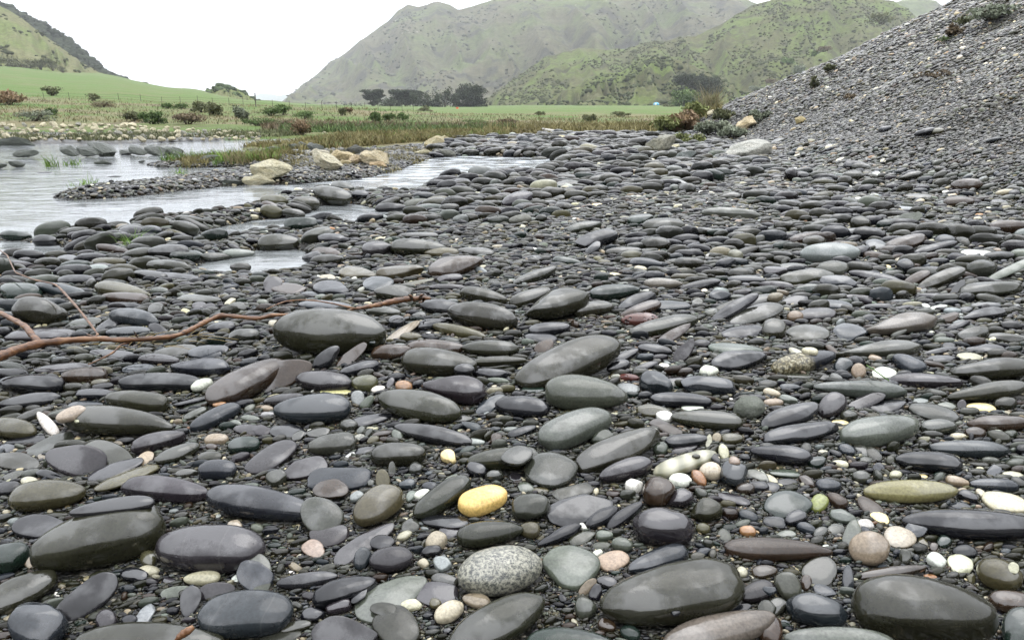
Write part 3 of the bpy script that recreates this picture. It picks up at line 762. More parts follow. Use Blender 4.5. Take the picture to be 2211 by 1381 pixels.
B4 985 60 355 70 5 g|long hazy grey cobble above the speckled buff oval
B4 940 135 60 32 -10 t|tan pebble with a pale spot under the long hazy grey cobble
B4 1745 122 105 38 -4 c|creamy white flat cobble above the thick grey-green one at the right edge
B4 1510 135 125 34 3 k|blue-black pebble left of the creamy white flat cobble
B4 1500 70 150 30 10 k|slim black stone above the blue-black pebble
B4 1880 50 165 42 0 k|dark violet cobble above the creamy white flat one
B4 585 75 85 28 -42 n|curved brown stone capping the tip of the half-lichened cobble
B4 215 382 92 38 0 b|steel-grey oval pebble left of the long pale sage-grey cobble
B4 60 425 78 36 -12 c|cream pebble left of the long pale sage-grey cobble
B4 205 485 80 36 -15 e|pale grey-green angular pebble below the cream one
B4 75 510 85 36 3 t|tan-grey pebble above the upper parallel black cobble
B4 280 285 140 26 -3 g|thin dark grey flat stone under the half-lichened cobble
B4 505 310 60 36 0 g|small grey round pebble above the sage-grey cobble's left end
B4 610 300 60 34 -20 g|grey angular pebble beside the small grey round one
B4 1325 495 70 26 0 l|pale grey flat pebble behind the dull grey flat cobble
B4 640 678 75 24 -2 y|butter-yellow flat pebble between the parallel pair and the broad grey-green cobble
B4 720 620 75 48 0 g|grey domed pebble right of the violet-brown oval
B4 500 932 45 20 -5 c|cream bean pebble right of the black cobble with violet band
B4 645 1030 72 32 -12 c|cream-brown bean pebble below the blue pebble with a dark side
B4 700 910 78 48 -20 b|steel-blue pebble with a dark side, below the broad grey-green cobble
B4 600 942 60 28 -20 k|violet-black pebble left of the steel-blue pebble
B4 450 1015 80 48 5 v|dark green glassy lump right of the black cobble with violet band
B4 830 910 80 42 -40 g|grey leaf-shaped pebble right of the steel-blue pebble
B4 930 945 85 48 -38 g|second grey leaf-shaped pebble, touching the first
B4 855 1000 62 34 5 g|grey cracked pebble below the leaf-shaped pair
B4 970 1065 52 48 0 b|blue-grey squarish pebble below the leaf-shaped pair
B4 1070 1000 42 48 30 o|olive rounded pebble at the left tip of the cobble with the white oval fleck
B4 1115 1125 52 38 0 c|cream rounded pebble under the cobble with the white oval fleck
B4 1325 1138 66 20 -2 y|gold-white sliver pebble above the golden-olive baguette
B4 825 1140 85 55 -10 g|grey pebble with a pale crescent left of the golden-olive baguette
B4 360 1178 80 42 -35 n|shiny red-brown pebble left of the slate-blue one with a crusted vein
B4 170 1110 130 32 -5 e|grey-green blade stone above the shiny red-brown pebble
B4 195 1185 85 32 0 k|dark flat pebble below the grey-green blade stone
B4 50 1155 70 28 -28 c|cream-green bean pebble at the left of the dark flat pebble
B4 60 1225 80 48 -5 k|blue-black pebble above the wet blue-green slab
B4 2115 1125 90 32 -5 c|pale cream flat pebble at the right edge below the blue-violet bar
B4 1955 1090 62 50 15 b|slate angular pebble left of the pale cream flat one
B4 2000 770 58 28 -20 w|white pebble right of the round brown one
B4 2100 775 60 38 0 g|olive-grey rounded pebble at the right edge beside the white one
B4 1650 795 70 30 0 c|cream-brown pebble left of the round brown one
B4 1550 535 80 32 -8 e|ribbed pale olive pebble above the dull grey flat cobble
B4 1680 525 42 45 0 p|violet rounded pebble left of the golden-beige flat one
C2 645 1055 485 205 -2 o|giant grey-olive boulder-like cobble with a flat wet top, the largest stone on the bank
C2 1940 915 300 115 -8 o|large olive-grey cobble with a rounded dome behind the giant one's right side
C1 340 880 240 115 -10 o|glossy olive dome cobble standing in shade left of the driftwood fork
C1 320 805 235 48 -2 o|long olive-grey cobble capping the glossy olive dome
C1 350 1075 305 58 3 p|pale violet-grey flat cobble behind the driftwood fork
C1 160 710 190 88 -5 v|mossy green-black cobble at the frame's left edge
C1 510 695 225 55 -12 b|blue-black sloping cobble right of the mossy green-black one
C1 1040 700 235 68 -10 h|olive-brown curved cobble lying on the reddish one
C1 1070 765 208 52 -4 n|reddish brown rounded bar cobble beneath the olive-brown curved one
C1 1150 930 220 72 -6 b|blue-grey wet cobble with a dimple above the driftwood
C1 1080 832 155 34 -4 k|dark violet slim cobble above the dimpled blue-grey one
C1 1330 860 72 58 10 g|grey-green triangular stone right of the dimpled blue-grey cobble
C1 940 985 140 45 28 k|dark slab leaning up to the right before the dimpled blue-grey cobble
C1 720 975 150 42 8 g|grey-brown cobble left of the leaning dark slab
C1 1100 1050 200 48 3 b|light blue-grey cobble directly behind the driftwood stem
C1 1355 1035 95 42 -28 k|dark fin-shaped stone behind the driftwood stem
C1 1440 370 180 62 0 k|dark teal-black cobble beside a smaller green one, by the shallow pool
C1 1580 402 132 44 0 v|wet bottle-green cobble in front of the dark teal-black one
C1 1440 490 195 50 -3 o|grey cobble with a rusty pit below the bottle-green one
C1 1275 570 150 46 -7 k|charcoal cobble tapering right below the pitted grey one
C1 650 615 165 50 2 k|long charcoal cobble with a pale top right of the arching twig
C1 980 350 165 36 -10 n|brown ribbon-shaped cobble left of the green grass tuft
C1 1355 278 100 20 -6 y|yellow-tan flat cobble behind the green grass tuft
C1 135 232 140 40 -3 v|dark green dome at the water's edge, leftmost of the shore stones
C1 385 272 105 46 0 k|black dome sitting in the water beside the green one
C1 2050 500 92 42 0 g|matt grey half-dome sunk in the shallow pool
C1 600 430 105 34 -5 b|pale blue-grey flat cobble left of the charcoal trail, near the water
C1 2035 380 138 36 0 l|pale grey wet cobble lying in the shallow pool
C1 1845 410 132 36 0 g|dark grey cobble at the left side of the shallow pool
C1 1890 225 145 40 0 b|light-topped grey cobble on the far shore beside the pool inlet
C1 1700 770 190 38 -2 g|rough grey flat cobble right of the reddish bar, above pale chips
C1 825 515 105 40 0 l|pale grey-green cobble below the reddish ribbon, near the water
C1 1695 830 62 34 5 p|grey-violet round pebble below the rough grey flat cobble
C1 1785 840 58 32 0 p|dark violet disc right of the grey-violet round pebble
C1 1960 800 52 30 40 c|cream angular pebble above the driftwood bend
C1 1585 880 46 24 -20 y|cream-yellow pebble behind the driftwood bend
C1 2030 845 78 42 0 g|grey rounded stone right of the cream angular pebble
C1 1885 1015 125 50 6 k|dark green-grey cobble in the crook of the driftwood bend
C1 2080 1085 135 62 3 g|cracked grey cobble just left of the giant one
C1 1365 705 85 34 0 e|green-grey small cobble right of the reddish rounded bar
C1 130 605 130 36 -3 g|grey cobble above the mossy green-black one at the left edge
C1 470 650 30 14 0 k|small dark stone under the arching twig
C1 1510 580 200 30 -5 k|thin dark cobble right of the tapering charcoal one
C2 200 290 180 68 2 o|big smooth olive cobble beside the shallow pool
C2 530 230 145 60 14 g|grey curved cobble right of the big smooth pool-side one
C2 655 260 120 44 -3 k|black-green cobble overlapping the grey curved one
C2 1395 335 240 76 -3 o|broad grey-brown cobble with fine chips, upper centre
C2 1395 232 175 32 0 g|slim grey cobble behind the broad grey-brown one
C2 1045 345 132 66 6 p|dark slate-violet cobble left of the broad grey-brown one
C2 1590 375 150 42 0 h|pale olive cobble right of the broad grey-brown one
C2 1885 370 155 42 -5 g|olive-black arched cobble beside the pale olive one
C2 610 440 140 48 4 o|dark olive cobble on the pool's right shore
C2 490 420 92 50 10 k|dark green-black dome at the pool's right shore
C2 615 365 130 34 -3 n|brown-black flat cobble above the pool's right shore
C2 1240 545 205 58 6 h|long olive-grey cobble left of the brown saddle-shaped rock
C2 1710 490 250 82 10 n|brown saddle-shaped rock with a wet ridge
C2 880 555 160 50 -5 h|flat yellowish-brown wedge rock in the pebbles
C2 1050 645 140 68 5 b|pale-topped grey cobble right of the yellowish-brown wedge
C2 1665 600 110 42 6 p|violet glossy pebble below the brown saddle-shaped rock
C2 1180 725 165 65 -4 o|arched dark olive cobble above the driftwood's broken end
C2 660 685 155 62 -5 b|blue-black wedge cobble left of the pale-topped grey one
C2 265 685 155 48 -4 n|brown-grey cobble left of the blue-black wedge
C2 150 650 85 70 25 p|violet disc leaning behind the brown-grey cobble
C2 1950 745 205 62 -12 o|olive whaleback cobble above the large domed one
C2 1590 838 185 66 -5 k|black cobble sprinkled with white flecks right of the driftwood end
C2 600 825 230 42 -3 b|blue-grey slab beneath the thin curved twig
C2 1100 880 150 46 -5 g|dark grey cobble behind the giant one's right shoulder
C2 1210 965 75 58 0 k|dark rounded pebble touching the giant cobble's right side
C2 1260 1050 175 38 32 t|ochre-and-cream flat stone leaning by the giant cobble
C2 1490 990 130 52 10 k|dark arched cobble right of the ochre-and-cream stone
C2 1740 1045 235 52 -12 h|olive-tan curved cobble below the large domed one
C2 1330 1095 95 42 0 h|olive small cobble below the ochre-and-cream stone
C2 1400 915 68 34 0 g|rough grey small stone above the dark arched cobble
C2 160 985 46 34 0 c|round cream pebble just left of the giant cobble
C2 65 800 55 28 -3 e|pale cream-green pebble under the curved twig
C2 2010 1190 245 72 0 o|dark level cobble right of the dark brown curved one
C2 625 590 75 28 -3 c|creamy angular flat stone left of the yellowish-brown wedge
C2 1930 530 65 26 -25 l|pale translucent chip beside the brown saddle-shaped rock
C2 1640 672 160 30 0 p|long violet-brown bar below the violet glossy pebble
C2 1370 635 170 22 12 h|thin olive blade stone left of the violet glossy pebble
C2 470 735 75 28 -3 b|small blue-violet flat pebble below the blue-black wedge
C2 560 755 46 26 15 e|pale green rounded pebble right of the small blue-violet one
C2 2090 1300 230 40 2 o|slim olive cobble beneath the dark level one
C2 390 130 145 58 3 v|twisted green-grey saddle stone standing in the stream edge
C3 410 820 275 118 14 o|stout olive-grey cobble tilted up right, centre of the upper bank
C3 700 855 182 60 8 o|cut-off olive torpedo cobble overlapping the stout one
C3 180 755 185 68 18 o|olive-black cobble leaning left of the stout one
C3 900 710 215 68 6 v|long grey-green cobble right of the stout one
C3 1095 790 175 62 24 k|black cobble with pale flecks leaning above the maroon pitted stone
C3 1120 860 190 52 18 n|amber-brown streaked cobble just above the maroon pitted stone
C3 1110 950 160 62 0 r|maroon stone riddled with pits, the only pumice-like one
C3 1320 1000 300 75 12 o|long green-grey cobble right of the maroon pitted stone
C3 1400 1070 175 48 33 n|brown slab tilted steeply across the long green-grey cobble
C3 1365 830 180 45 0 b|blue-grey flat cobble right of the amber-brown streaked one
C3 340 1030 180 62 6 k|glossy black cobble with a pointed left end, upper centre
C3 265 1105 140 48 -5 k|dark olive flat cobble below the glossy black pointed one
C3 300 1175 90 58 28 n|brown-red cobble propped below the dark olive flat one
C3 1920 845 240 55 30 k|black wrinkled cobble tilted steeply right at the right of the centre
C3 1310 155 182 70 2 o|fat grey-brown cobble in the upper right of the centre
C3 640 160 148 48 12 g|olive-grey cobble with a bright top left of the pointed dark rock
C3 750 260 175 72 15 k|pointed dark angular rock with a lit crest
C3 715 345 85 48 35 b|dark blue leaning stone before the pointed angular rock
C3 970 370 160 44 3 o|olive two-humped cobble right of the dark blue leaning stone
C3 1115 516 58 28 -5 c|butter-cream peanut-shaped pebble on dark shingle
C3 905 568 56 22 -10 y|pale yellow flat pebble left of the peanut-shaped one
C3 1310 640 165 50 0 u|tan-grey cobble with a pale top below the peanut-shaped pebble
C3 1625 655 180 44 12 k|dark long cobble right of the tan-grey one
C3 490 450 125 38 -8 v|dark arched cobble left of the slim blue one, upper centre
C3 1160 470 142 50 -5 b|blue-grey arched cobble behind the peanut-shaped pebble
C3 1790 745 100 50 0 b|light blue-grey angular stone in the upper right of the centre
C3 1600 805 46 38 0 g|small grey disc left of the light blue-grey angular stone
C3 1725 885 55 35 8 e|pale grey oval pebble in a patch of small grit
C3 1655 705 34 18 15 c|cream pebble above the light blue-grey angular stone
C3 220 575 200 46 20 o|olive-black arched stone with a pink pebble lying before it
C3 100 620 20 10 0 g|little grey pebble near the arched stone
C3 1890 45 260 50 -2 e|wide pale green-grey flat boulder, upper right
C3 1120 100 110 48 8 v|green angular rock with a peaked top
C3 2030 815 300 62 14 o|dark olive long cobble right of the wrinkled black one
C3 2000 1050 200 58 6 k|flat black cobble with pale dust beneath the leaning olive one
C3 2100 900 240 75 16 g|grey-green cobble leaning above the flat black one
C3 2020 610 165 42 -2 k|dark level cobble at the upper right of the centre
C3 1640 190 110 28 -2 g|small dark cobble above the pale-flecked one
C4 555 380 260 92 2 l|big pale grey cobble with a soft sheen in the upper right
C4 350 255 155 52 12 n|brown-olive arched cobble left of the big pale grey one
C4 1210 290 185 62 14 n|dark brown cobble with a raised right end, right of the big pale grey one
C4 950 310 95 48 -10 b|light lavender-grey flat stone between the big pale and the dark brown cobbles
C4 1460 335 190 38 14 k|slim black-green cobble right of the dark brown one
C4 1820 390 160 36 -3 w|glowing white flat cobble with an olive leaf on it
C4 1530 185 220 48 3 q|rough slate-grey slab with a flat broken face
C4 1240 90 110 60 15 q|angular dark grey rock standing above the rough slate-grey slab
C4 2070 160 170 60 3 n|dark brown boulder at the right edge, upper bank
C4 1930 690 280 72 3 o|big olive-brown cobble with a dented top near the right edge
C4 1510 595 215 58 22 o|olive-brown cobble tilted up right, left of the dented-top one
C4 1290 600 130 45 28 n|violet-brown cobble tilted right before the olive-brown one
C4 940 585 235 45 -10 k|black arched cobble with a drooping right end
C4 620 630 165 52 -4 b|boxy slate-blue cobble left of the drooping black one
C4 360 590 230 62 6 o|grey-green curved cobble left of the boxy slate-blue one
C4 420 690 170 45 0 v|dark green-grey domed cobble below the boxy slate-blue one
C4 1455 755 180 34 -5 k|long black level bar right of the small grey-blue pebbles
C4 1640 680 95 32 45 k|thin black stone standing steeply before the dented-top cobble
C4 1160 990 315 85 9 u|large pinkish brown-grey cobble with misty lower side, right part
C4 730 1055 155 75 -8 b|flat hazy slate disc left of the large pinkish brown-grey cobble
C4 370 1060 192 78 -2 o|dark olive squat cobble left of the hazy slate disc
C4 80 1030 105 88 -5 o|round dark olive cobble left of the squat one
C4 255 920 72 48 0 t|tan-grey round pebble above the dark olive squat cobble
C4 430 900 180 58 3 p|violet-grey flat cobble behind the tan-grey round pebble
C4 595 820 155 42 -5 b|wet lilac-grey slab above the violet-grey flat cobble
C4 965 840 132 32 0 k|blue-black capsule pebble above the large pinkish cobble
C4 1180 848 95 22 8 k|slim charcoal pebble right of the blue-black capsule
C4 1150 795 110 24 0 b|grey-violet pebble above the slim charcoal one
C4 800 765 130 32 -3 p|brown-violet cobble above the blue-black capsule
C4 1870 905 190 48 10 k|charcoal cobble with a light ridge right of the large pinkish one
C4 1775 1070 135 52 14 g|glossy grey-brown cobble at the right below the ridge-lit charcoal one
C4 1650 1000 115 35 22 k|slim dark cobble left of the glossy grey-brown one
C4 2070 1110 190 48 -5 g|smooth dark grey cobble at the right edge
C4 1530 1125 90 32 0 e|buff-grey oval pebble below the slim dark cobble
C4 1145 1060 75 28 22 g|small grey pebble leaning on the large pinkish cobble
C4 95 755 68 42 10 t|beige-brown rounded pebble at the left of the dark green-grey domed cobble
C4 1775 455 50 26 0 h|small olive-yellow pebble below the glowing white flat cobble
C4 1480 845 80 22 12 w|white slim pebble right of the slim charcoal one
C4 1370 835 40 24 -15 w|white round pebble left of the white slim pebble
C4 1600 875 75 30 0 l|light grey pebble left of the blue-lilac one
C4 1715 868 62 34 10 b|blue-lilac pebble right of the light grey one
C4 1580 935 90 44 15 n|rough brown-grey lump right of the large pinkish cobble
C4 1050 502 32 20 -8 y|small yellow pebble above the drooping black cobble
C4 1890 830 130 32 0 b|grey-blue split pebble above the ridge-lit charcoal cobble
C4 1390 515 170 24 0 k|long thin black cobble above the tilted violet-brown one
C4 2120 510 300 38 25 e|pale green-grey slanting slab at the right edge
C4 240 492 130 32 3 g|grey flat cobble above the grey-green curved one
C4 90 540 105 46 0 p|grey-violet angular cobble left of the grey-green curved one
C4 100 660 150 42 -6 p|dark plum-grey cobble at the left of the dark green-grey domed one
C4 260 785 110 40 12 k|dark slaty rough cobble above the violet-grey flat one
C4 500 130 130 34 12 g|arched grey cobble in the upper right, behind the brown-olive one
C4 740 205 150 38 8 k|dark cobble rising right in the upper right, behind the big pale one
C4 220 45 95 30 8 p|violet-grey arched cobble high in the upper right
D2 275 605 90 38 -3 h|tall olive egg cobble standing at the stream edge
D2 245 640 58 26 -12 n|rusty brown oval propped against the tall olive egg cobble
D2 480 625 92 42 -3 o|dark domed cobble right of the tall olive egg
D2 645 570 130 55 -14 o|large slanting grey cobble that overhangs the pool, by the stream
D2 715 520 78 35 -8 g|grey-green cobble behind the large slanting one
D2 400 690 78 30 -12 g|wet grey stone lying in the inlet below the dark domed cobble
D2 1025 652 102 28 2 k|long black capsule cobble at the pool's far shore
D2 1195 625 85 32 10 q|rough grey-tan cobble touching the long black capsule
D2 830 570 55 30 -5 k|black dome at the stream's near shore
D2 1845 600 105 50 18 p|hooded grey-violet cobble in the upper centre
D2 1860 730 75 32 8 q|rough dark grainy cobble in the upper centre
D2 960 715 55 18 -2 l|pale stone awash in the pool
D3 910 560 108 36 4 o|long olive cobble rising above the gravel, far middle
D3 665 592 78 26 6 o|dark flat-topped cobble left of the long olive one
D3 1435 408 72 34 20 v|dark tilted cobble standing near the white slab
D3 995 400 48 24 -5 v|dark round cobble on the far shingle
D3 1400 585 62 22 -18 l|light grey sloping cobble on the far shingle
D3 1550 495 62 24 -2 l|pale grey oval cobble before the white slab
D3 1720 672 75 26 3 o|olive arched cobble on the far right shingle
D3 870 730 40 14 -3 y|yellow angular stone on the far shingle
D3 1575 722 38 13 -2 a|orange stone on the far right shingle
D3 85 652 28 14 0 c|cream pointed stone on the shingle by the stream
D3 1775 490 48 22 20 g|dark grey cobble right of the pale oval one
D3 2025 315 48 16 20 g|grey cobble on the slope foot beside the white slab
D3 1975 352 30 18 -8 b|small blue-grey cobble resting on the white slab
D3 1865 425 55 18 6 b|blue-grey flat cobble in front of the white slab
D3 1930 395 60 18 0 v|green-grey flat cobble lying against the white slab
D3 1885 138 42 22 25 b|grey cobble standing on the slope above the tan rock
D3 1620 245 32 20 5 b|pale blue cobble among the slope-foot bushes
D3 1455 260 34 16 5 b|pale domed cobble before the slope-foot bushes
D4 1120 498 68 26 0 g|grey oval cobble before a darker twin on the right shingle
D4 1070 488 78 32 5 k|dark twin behind the grey oval cobble on the right shingle
D4 1445 560 85 24 14 g|long grey cobble slanting right on the right shingle
D4 1825 620 110 44 4 n|black-brown loaf-shaped boulder on the right shingle
D4 1775 735 105 40 2 n|brown-grey loaf cobble below the black-brown one
D4 2020 735 78 20 2 k|dark flat cobble right of the brown-grey loaf
D4 1500 700 95 24 -3 o|grey-olive flat cobble left of the brown-grey loaf
D4 1385 778 110 18 -2 l|pale flat cobble in the right shingle
D4 290 508 50 24 14 g|grey cobble lying left on the right shingle
D4 1615 258 58 20 6 h|brown-olive cobble at the foot of the gravel slope
D4 1545 265 75 24 14 k|dark cobble half behind the brown-olive one
D4 1280 245 45 20 18 b|blue-grey cobble at the slope foot
D4 2010 318 55 16 14 b|grey-blue cobble high on the slope foot at the right
"""

# ================================================================ GROUND SHEET
def build_ground():
    V = np.stack([GX.ravel(), GY.ravel(), GZ.ravel()], 1)
    Fg = grid_faces(NA, NR)[:, ::-1]
    cz = len(V); V = np.concatenate([V, [[0, 0, float(GZ[:, 0].mean())]]])
    i_ = np.arange(NA - 1); ctr = np.stack([i_ * NR, (i_ + 1) * NR, i_ * 0 + cz, i_ * 0 + cz], 1)
    Fq = grid_faces(NA, NR)[:, ::-1]
    me = mesh_from('ground', V, Fq)
    bm = bmesh.new(); bm.from_mesh(me); bm.verts.ensure_lookup_table()
    for a, b, c, _ in ctr:
        try: bm.faces.new((bm.verts[int(a)], bm.verts[int(c)], bm.verts[int(b)])).smooth = True
        except ValueError: pass
    bm.to_mesh(me); bm.free()
    m, t, b = newmat('river bed and valley floor')
    L = t.links
    geo = t.nodes.new('ShaderNodeNewGeometry')
    P = geo.outputs['Position']
    at_ = t.nodes.new('ShaderNodeAttribute'); at_.attribute_name = 'zone'
    sp = t.nodes.new('ShaderNodeSeparateColor'); L.new(at_.outputs['Color'], sp.inputs[0])
    # gravel: cells of small stones
    cols = []; hts = []
    for sc in (170, 60, 22):
        vo = t.nodes.new('ShaderNodeTexVoronoi'); vo.inputs['Scale'].default_value = sc
        mp = t.nodes.new('ShaderNodeMapping'); L.new(P, mp.inputs['Vector']); mp.inputs['Scale'].default_value = (.7, 1.0, 1.0)
        L.new(mp.outputs[0], vo.inputs['Vector'])
        vs = t.nodes.new('ShaderNodeSeparateColor'); L.new(vo.outputs['Color'], vs.inputs[0])
        cols.append(ramp(t, vs.outputs[0], [(0, (.007, .007, .006)), (.55, (.018, .018, .015)), (.8, (.035, .032, .025)), (.93, (.09, .08, .06)), (1, (.3, .28, .22))]))
        hts.append(math_(t, 'SUBTRACT', 1.0, vo.outputs['Distance']))
    near = N(t, 'ShaderNodeVectorMath', operation='LENGTH'); L.new(P, near.inputs[0])
    k1 = t.nodes.new('ShaderNodeMapRange'); L.new(near.outputs['Value'], k1.inputs['Value'])
    k1.inputs['From Min'].default_value = 1.5; k1.inputs['From Max'].default_value = 4
    k2 = t.nodes.new('ShaderNodeMapRange'); L.new(near.outputs['Value'], k2.inputs['Value'])
    k2.inputs['From Min'].default_value = 5; k2.inputs['From Max'].default_value = 12
    gcol = mixc(t, k2.outputs[0], mixc(t, k1.outputs[0], cols[0], cols[1]), cols[2])
    # bank face: bands of fine grit and sand
    big = noise(t, P, 1.1, 5, .6)
    gcol = mixc(t, math_(t, 'MULTIPLY', sp.outputs[1], .5), gcol, mixc(t, ramp(t, big, [(.45, 0), (.62, 1)]), (.060, .058, .055), (.075, .058, .036)))
    # meadow
    g1 = noise(t, P, .16, 5, .6); g2 = noise(t, P, 1.6, 5, .65); g3 = noise(t, P, .05, 3, .5)
    tan_ = mixc(t, g2, (.11, .095, .042), (.19, .165, .085))
    grn = mixc(t, g2, (.054, .096, .013), (.090, .152, .024))
    grn = mixc(t, ramp(t, noise(t, P, .09, 6, .65), [(.45, 0), (.7, .7)]), grn, (.135, .12, .055))
    brn = mixc(t, g2, (.05, .045, .02), (.12, .09, .045))
    ms = mixc(t, ramp(t, g1, [(.42, 0), (.55, 1)]), tan_, grn)
    ms = mixc(t, ramp(t, noise(t, P, .3, 4, .6), [(.56, 0), (.68, 1)]), ms, brn)
    ms = mixc(t, sp.outputs[2], ms, grn)
    c = mixc(t, sp.outputs[0], gcol, ms)
    L.new(c, b.inputs['Base Color'])
    L.new(ramp(t, sp.outputs[0], [(0, .38), (1, .9)]), b.inputs['Roughness'])
    b.inputs['Specular IOR Level'].default_value = .35
    nb = bump(t, hts[0], .8, .006, None)
    nb = bump(t, hts[1], .8, .012, None, nb)
    nb = bump(t, g2, .5, .05, b, nb)
    o = link('ground', me, m); tag(o, kind='structure')
    # zones per vertex: R grass, G bank face, B bright green meadow (these follow what grows where)
    X = np.r_[GX.ravel(), 0]; Y = np.r_[GY.ravel(), 0]
    px = 1105.5 + F * X / np.maximum(Y, .5) * 1.045
    ed = .9 * fbm(X * .25, Y * .25, 3)
    grass = np.maximum(sstep(-.2, .6, Y - shingle_edge(X, Y)) * (px > 480) * (Y > 5), sstep(25, 29, Y + ed * 5))
    grass = np.maximum(grass, sstep(18.6, 20.0, Y) * (px < 620))
    grass = grass * (bank_z(X, Y) < .35)
    grass = np.where((px > 1500) & (Y > 21), 1, grass)
    bank = sstep(.15, .8, bank_z(X, Y))
    lush = np.where(px < 620, sstep(50, 60, Y + 8 * ed), sstep(70, 105, Y + 16 * ed))
    ca = me.color_attributes.new('zone', 'FLOAT_COLOR', 'POINT')
    ca.data.foreach_set('color', np.stack([grass, bank, lush, np.ones_like(bank)], 1).astype(np.float32).ravel())
build_ground()

# ================================================================ WATER
def build_water():
    m, t, b = newmat('stream water')
    t.nodes.remove(b)
    L = t.links
    out = t.nodes['Material Output']
    geo = t.nodes.new('ShaderNodeNewGeometry'); P = geo.outputs['Position']
    mp = t.nodes.new('ShaderNodeMapping'); L.new(P, mp.inputs['Vector']); mp.inputs['Scale'].default_value = (1.0, 1.7, 1); mp.inputs['Rotation'].default_value = (0, 0, .3)
    a1 = noise(t, mp.outputs[0], 9, 4, .6); a2 = noise(t, mp.outputs[0], 2.2, 4, .6)
    nb = bump(t, a1, .45, .006, None); nb = bump(t, a2, .5, .02, None, nb)
    gl = t.nodes.new('ShaderNodeBsdfGlossy'); gl.inputs['Roughness'].default_value = .06; L.new(nb, gl.inputs['Normal'])
    tr = t.nodes.new('ShaderNodeBsdfTransparent'); tr.inputs['Color'].default_value = (.50, .52, .42, 1)
    fr = t.nodes.new('ShaderNodeFresnel'); fr.inputs['IOR'].default_value = 1.33; L.new(nb, fr.inputs['Normal'])
    mx = t.nodes.new('ShaderNodeMixShader'); L.new(math_(t, 'ADD', fr.outputs[0], .02), mx.inputs[0])
    L.new(tr.outputs[0], mx.inputs[1]); L.new(gl.outputs[0], mx.inputs[2])
    tb = t.nodes.new('ShaderNodeBsdfDiffuse'); tb.inputs['Color'].default_value = (.36, .38, .38, 1)
    mt = t.nodes.new('ShaderNodeMixShader'); mt.inputs[0].default_value = .45; L.new(tr.outputs[0], mt.inputs[1]); L.new(tb.outputs[0], mt.inputs[2]); L.new(mt.outputs[0], mx.inputs[1])
    # milky broken water where it runs over stones
    fo = t.nodes.new('ShaderNodeBsdfDiffuse'); fo.inputs['Color'].default_value = (.55, .58, .60, 1)
    mp2 = t.nodes.new('ShaderNodeMapping'); L.new(P, mp2.inputs['Vector']); mp2.inputs['Scale'].default_value = (.8, 2.2, 1)
    fn = ramp(t, noise(t, mp2.outputs[0], 3.0, 6, .7), [(.47, 0), (.63, 1)])
    fa = t.nodes.new('ShaderNodeAttribute'); fa.attribute_name = 'foam'
    mx2 = t.nodes.new('ShaderNodeMixShader'); L.new(math_(t, 'MULTIPLY', fn, fa.outputs['Fac']), mx2.inputs[0])
    L.new(mx.outputs[0], mx2.inputs[1]); L.new(fo.outputs[0], mx2.inputs[2])
    L.new(mx2.outputs[0], out.inputs['Surface'])
    xs = np.linspace(-30, 4.0, 180); ys = np.concatenate([np.linspace(1.6, 8, 90), np.linspace(8.2, 23, 90)])
    X, Y = np.meshgrid(xs, ys, indexing='ij')
    Z = ZW + .006 * fbm(X * 1.3, Y * 1.6, 2)
    me = mesh_from('stream_water', np.stack([X.ravel(), Y.ravel(), Z.ravel()], 1), grid_faces(180, 180))
    fp = plane_pt(960, 365, ZW); fq = plane_pt(1120, 355, ZW)
    f = np.exp(-((X - fp[0]) ** 2 + ((Y - fp[1]) / 1.6) ** 2) / 1.6) + np.exp(-((X - fq[0]) ** 2 + ((Y - fq[1]) / 1.5) ** 2) / 1.3) + .25
    a = me.attributes.new('foam', 'FLOAT', 'POINT'); a.data.foreach_set('value', np.clip(f, 0, 1).astype(np.float32).ravel())
    tag(link('stream_water', me, m), kind='structure')
build_water()

# ================================================================ DIGITISED STONES
TILE = {'A1': (0, 1031, 3.946), 'A2': (550, 1031, 3.946), 'A3': (1100, 1031, 3.946), 'A4': (1651, 1031, 3.946),
        'B1': (0, 740, 3.946), 'B2': (550, 740, 3.946), 'B3': (1100, 740, 3.946), 'B4': (1651, 740, 3.946),
        'C1': (0, 450, 3.946), 'C2': (550, 450, 3.946), 'C3': (1100, 450, 3.946), 'C4': (1651, 450, 3.946),
        'D2': (500, 230, 2.988), 'D3': (1000, 200, 2.988), 'D4': (1500, 200, 3.11)}
PAL = {'o': (.0185, .0185, .0105), 'k': (.0065, .007, .0088), 'b': (.016, .0195, .023), 'p': (.0185, .0160, .0180), 'n': (.026, .0165, .0100),
       'u': (.085, .074, .058), 'g': (.0265, .028, .0205), 'e': (.068, .077, .060), 'l': (.14, .15, .145), 'w': (.50, .50, .44), 'c': (.33, .305, .215),
       'y': (.46, .39, .19), 'Y': (.56, .385, .125), 't': (.19, .15, .105), 's': (.2, .2, .17), 'v': (.011, .019, .014),
       'h': (.050, .045, .022), 'j': (.19, .16, .075), 'r': (.065, .022, .018), 'a': (.20, .105, .045), 'd': (.13, .14, .035),
       'm': (.3, .3, .2), 'z': (.02, .022, .026), 'q': (.085, .087, .068)}
STY = {'s': M_GRAN, 'm': M_AGAT, 'z': M_LICH, 'r': M_PIT, 'q': M_ROUGH}

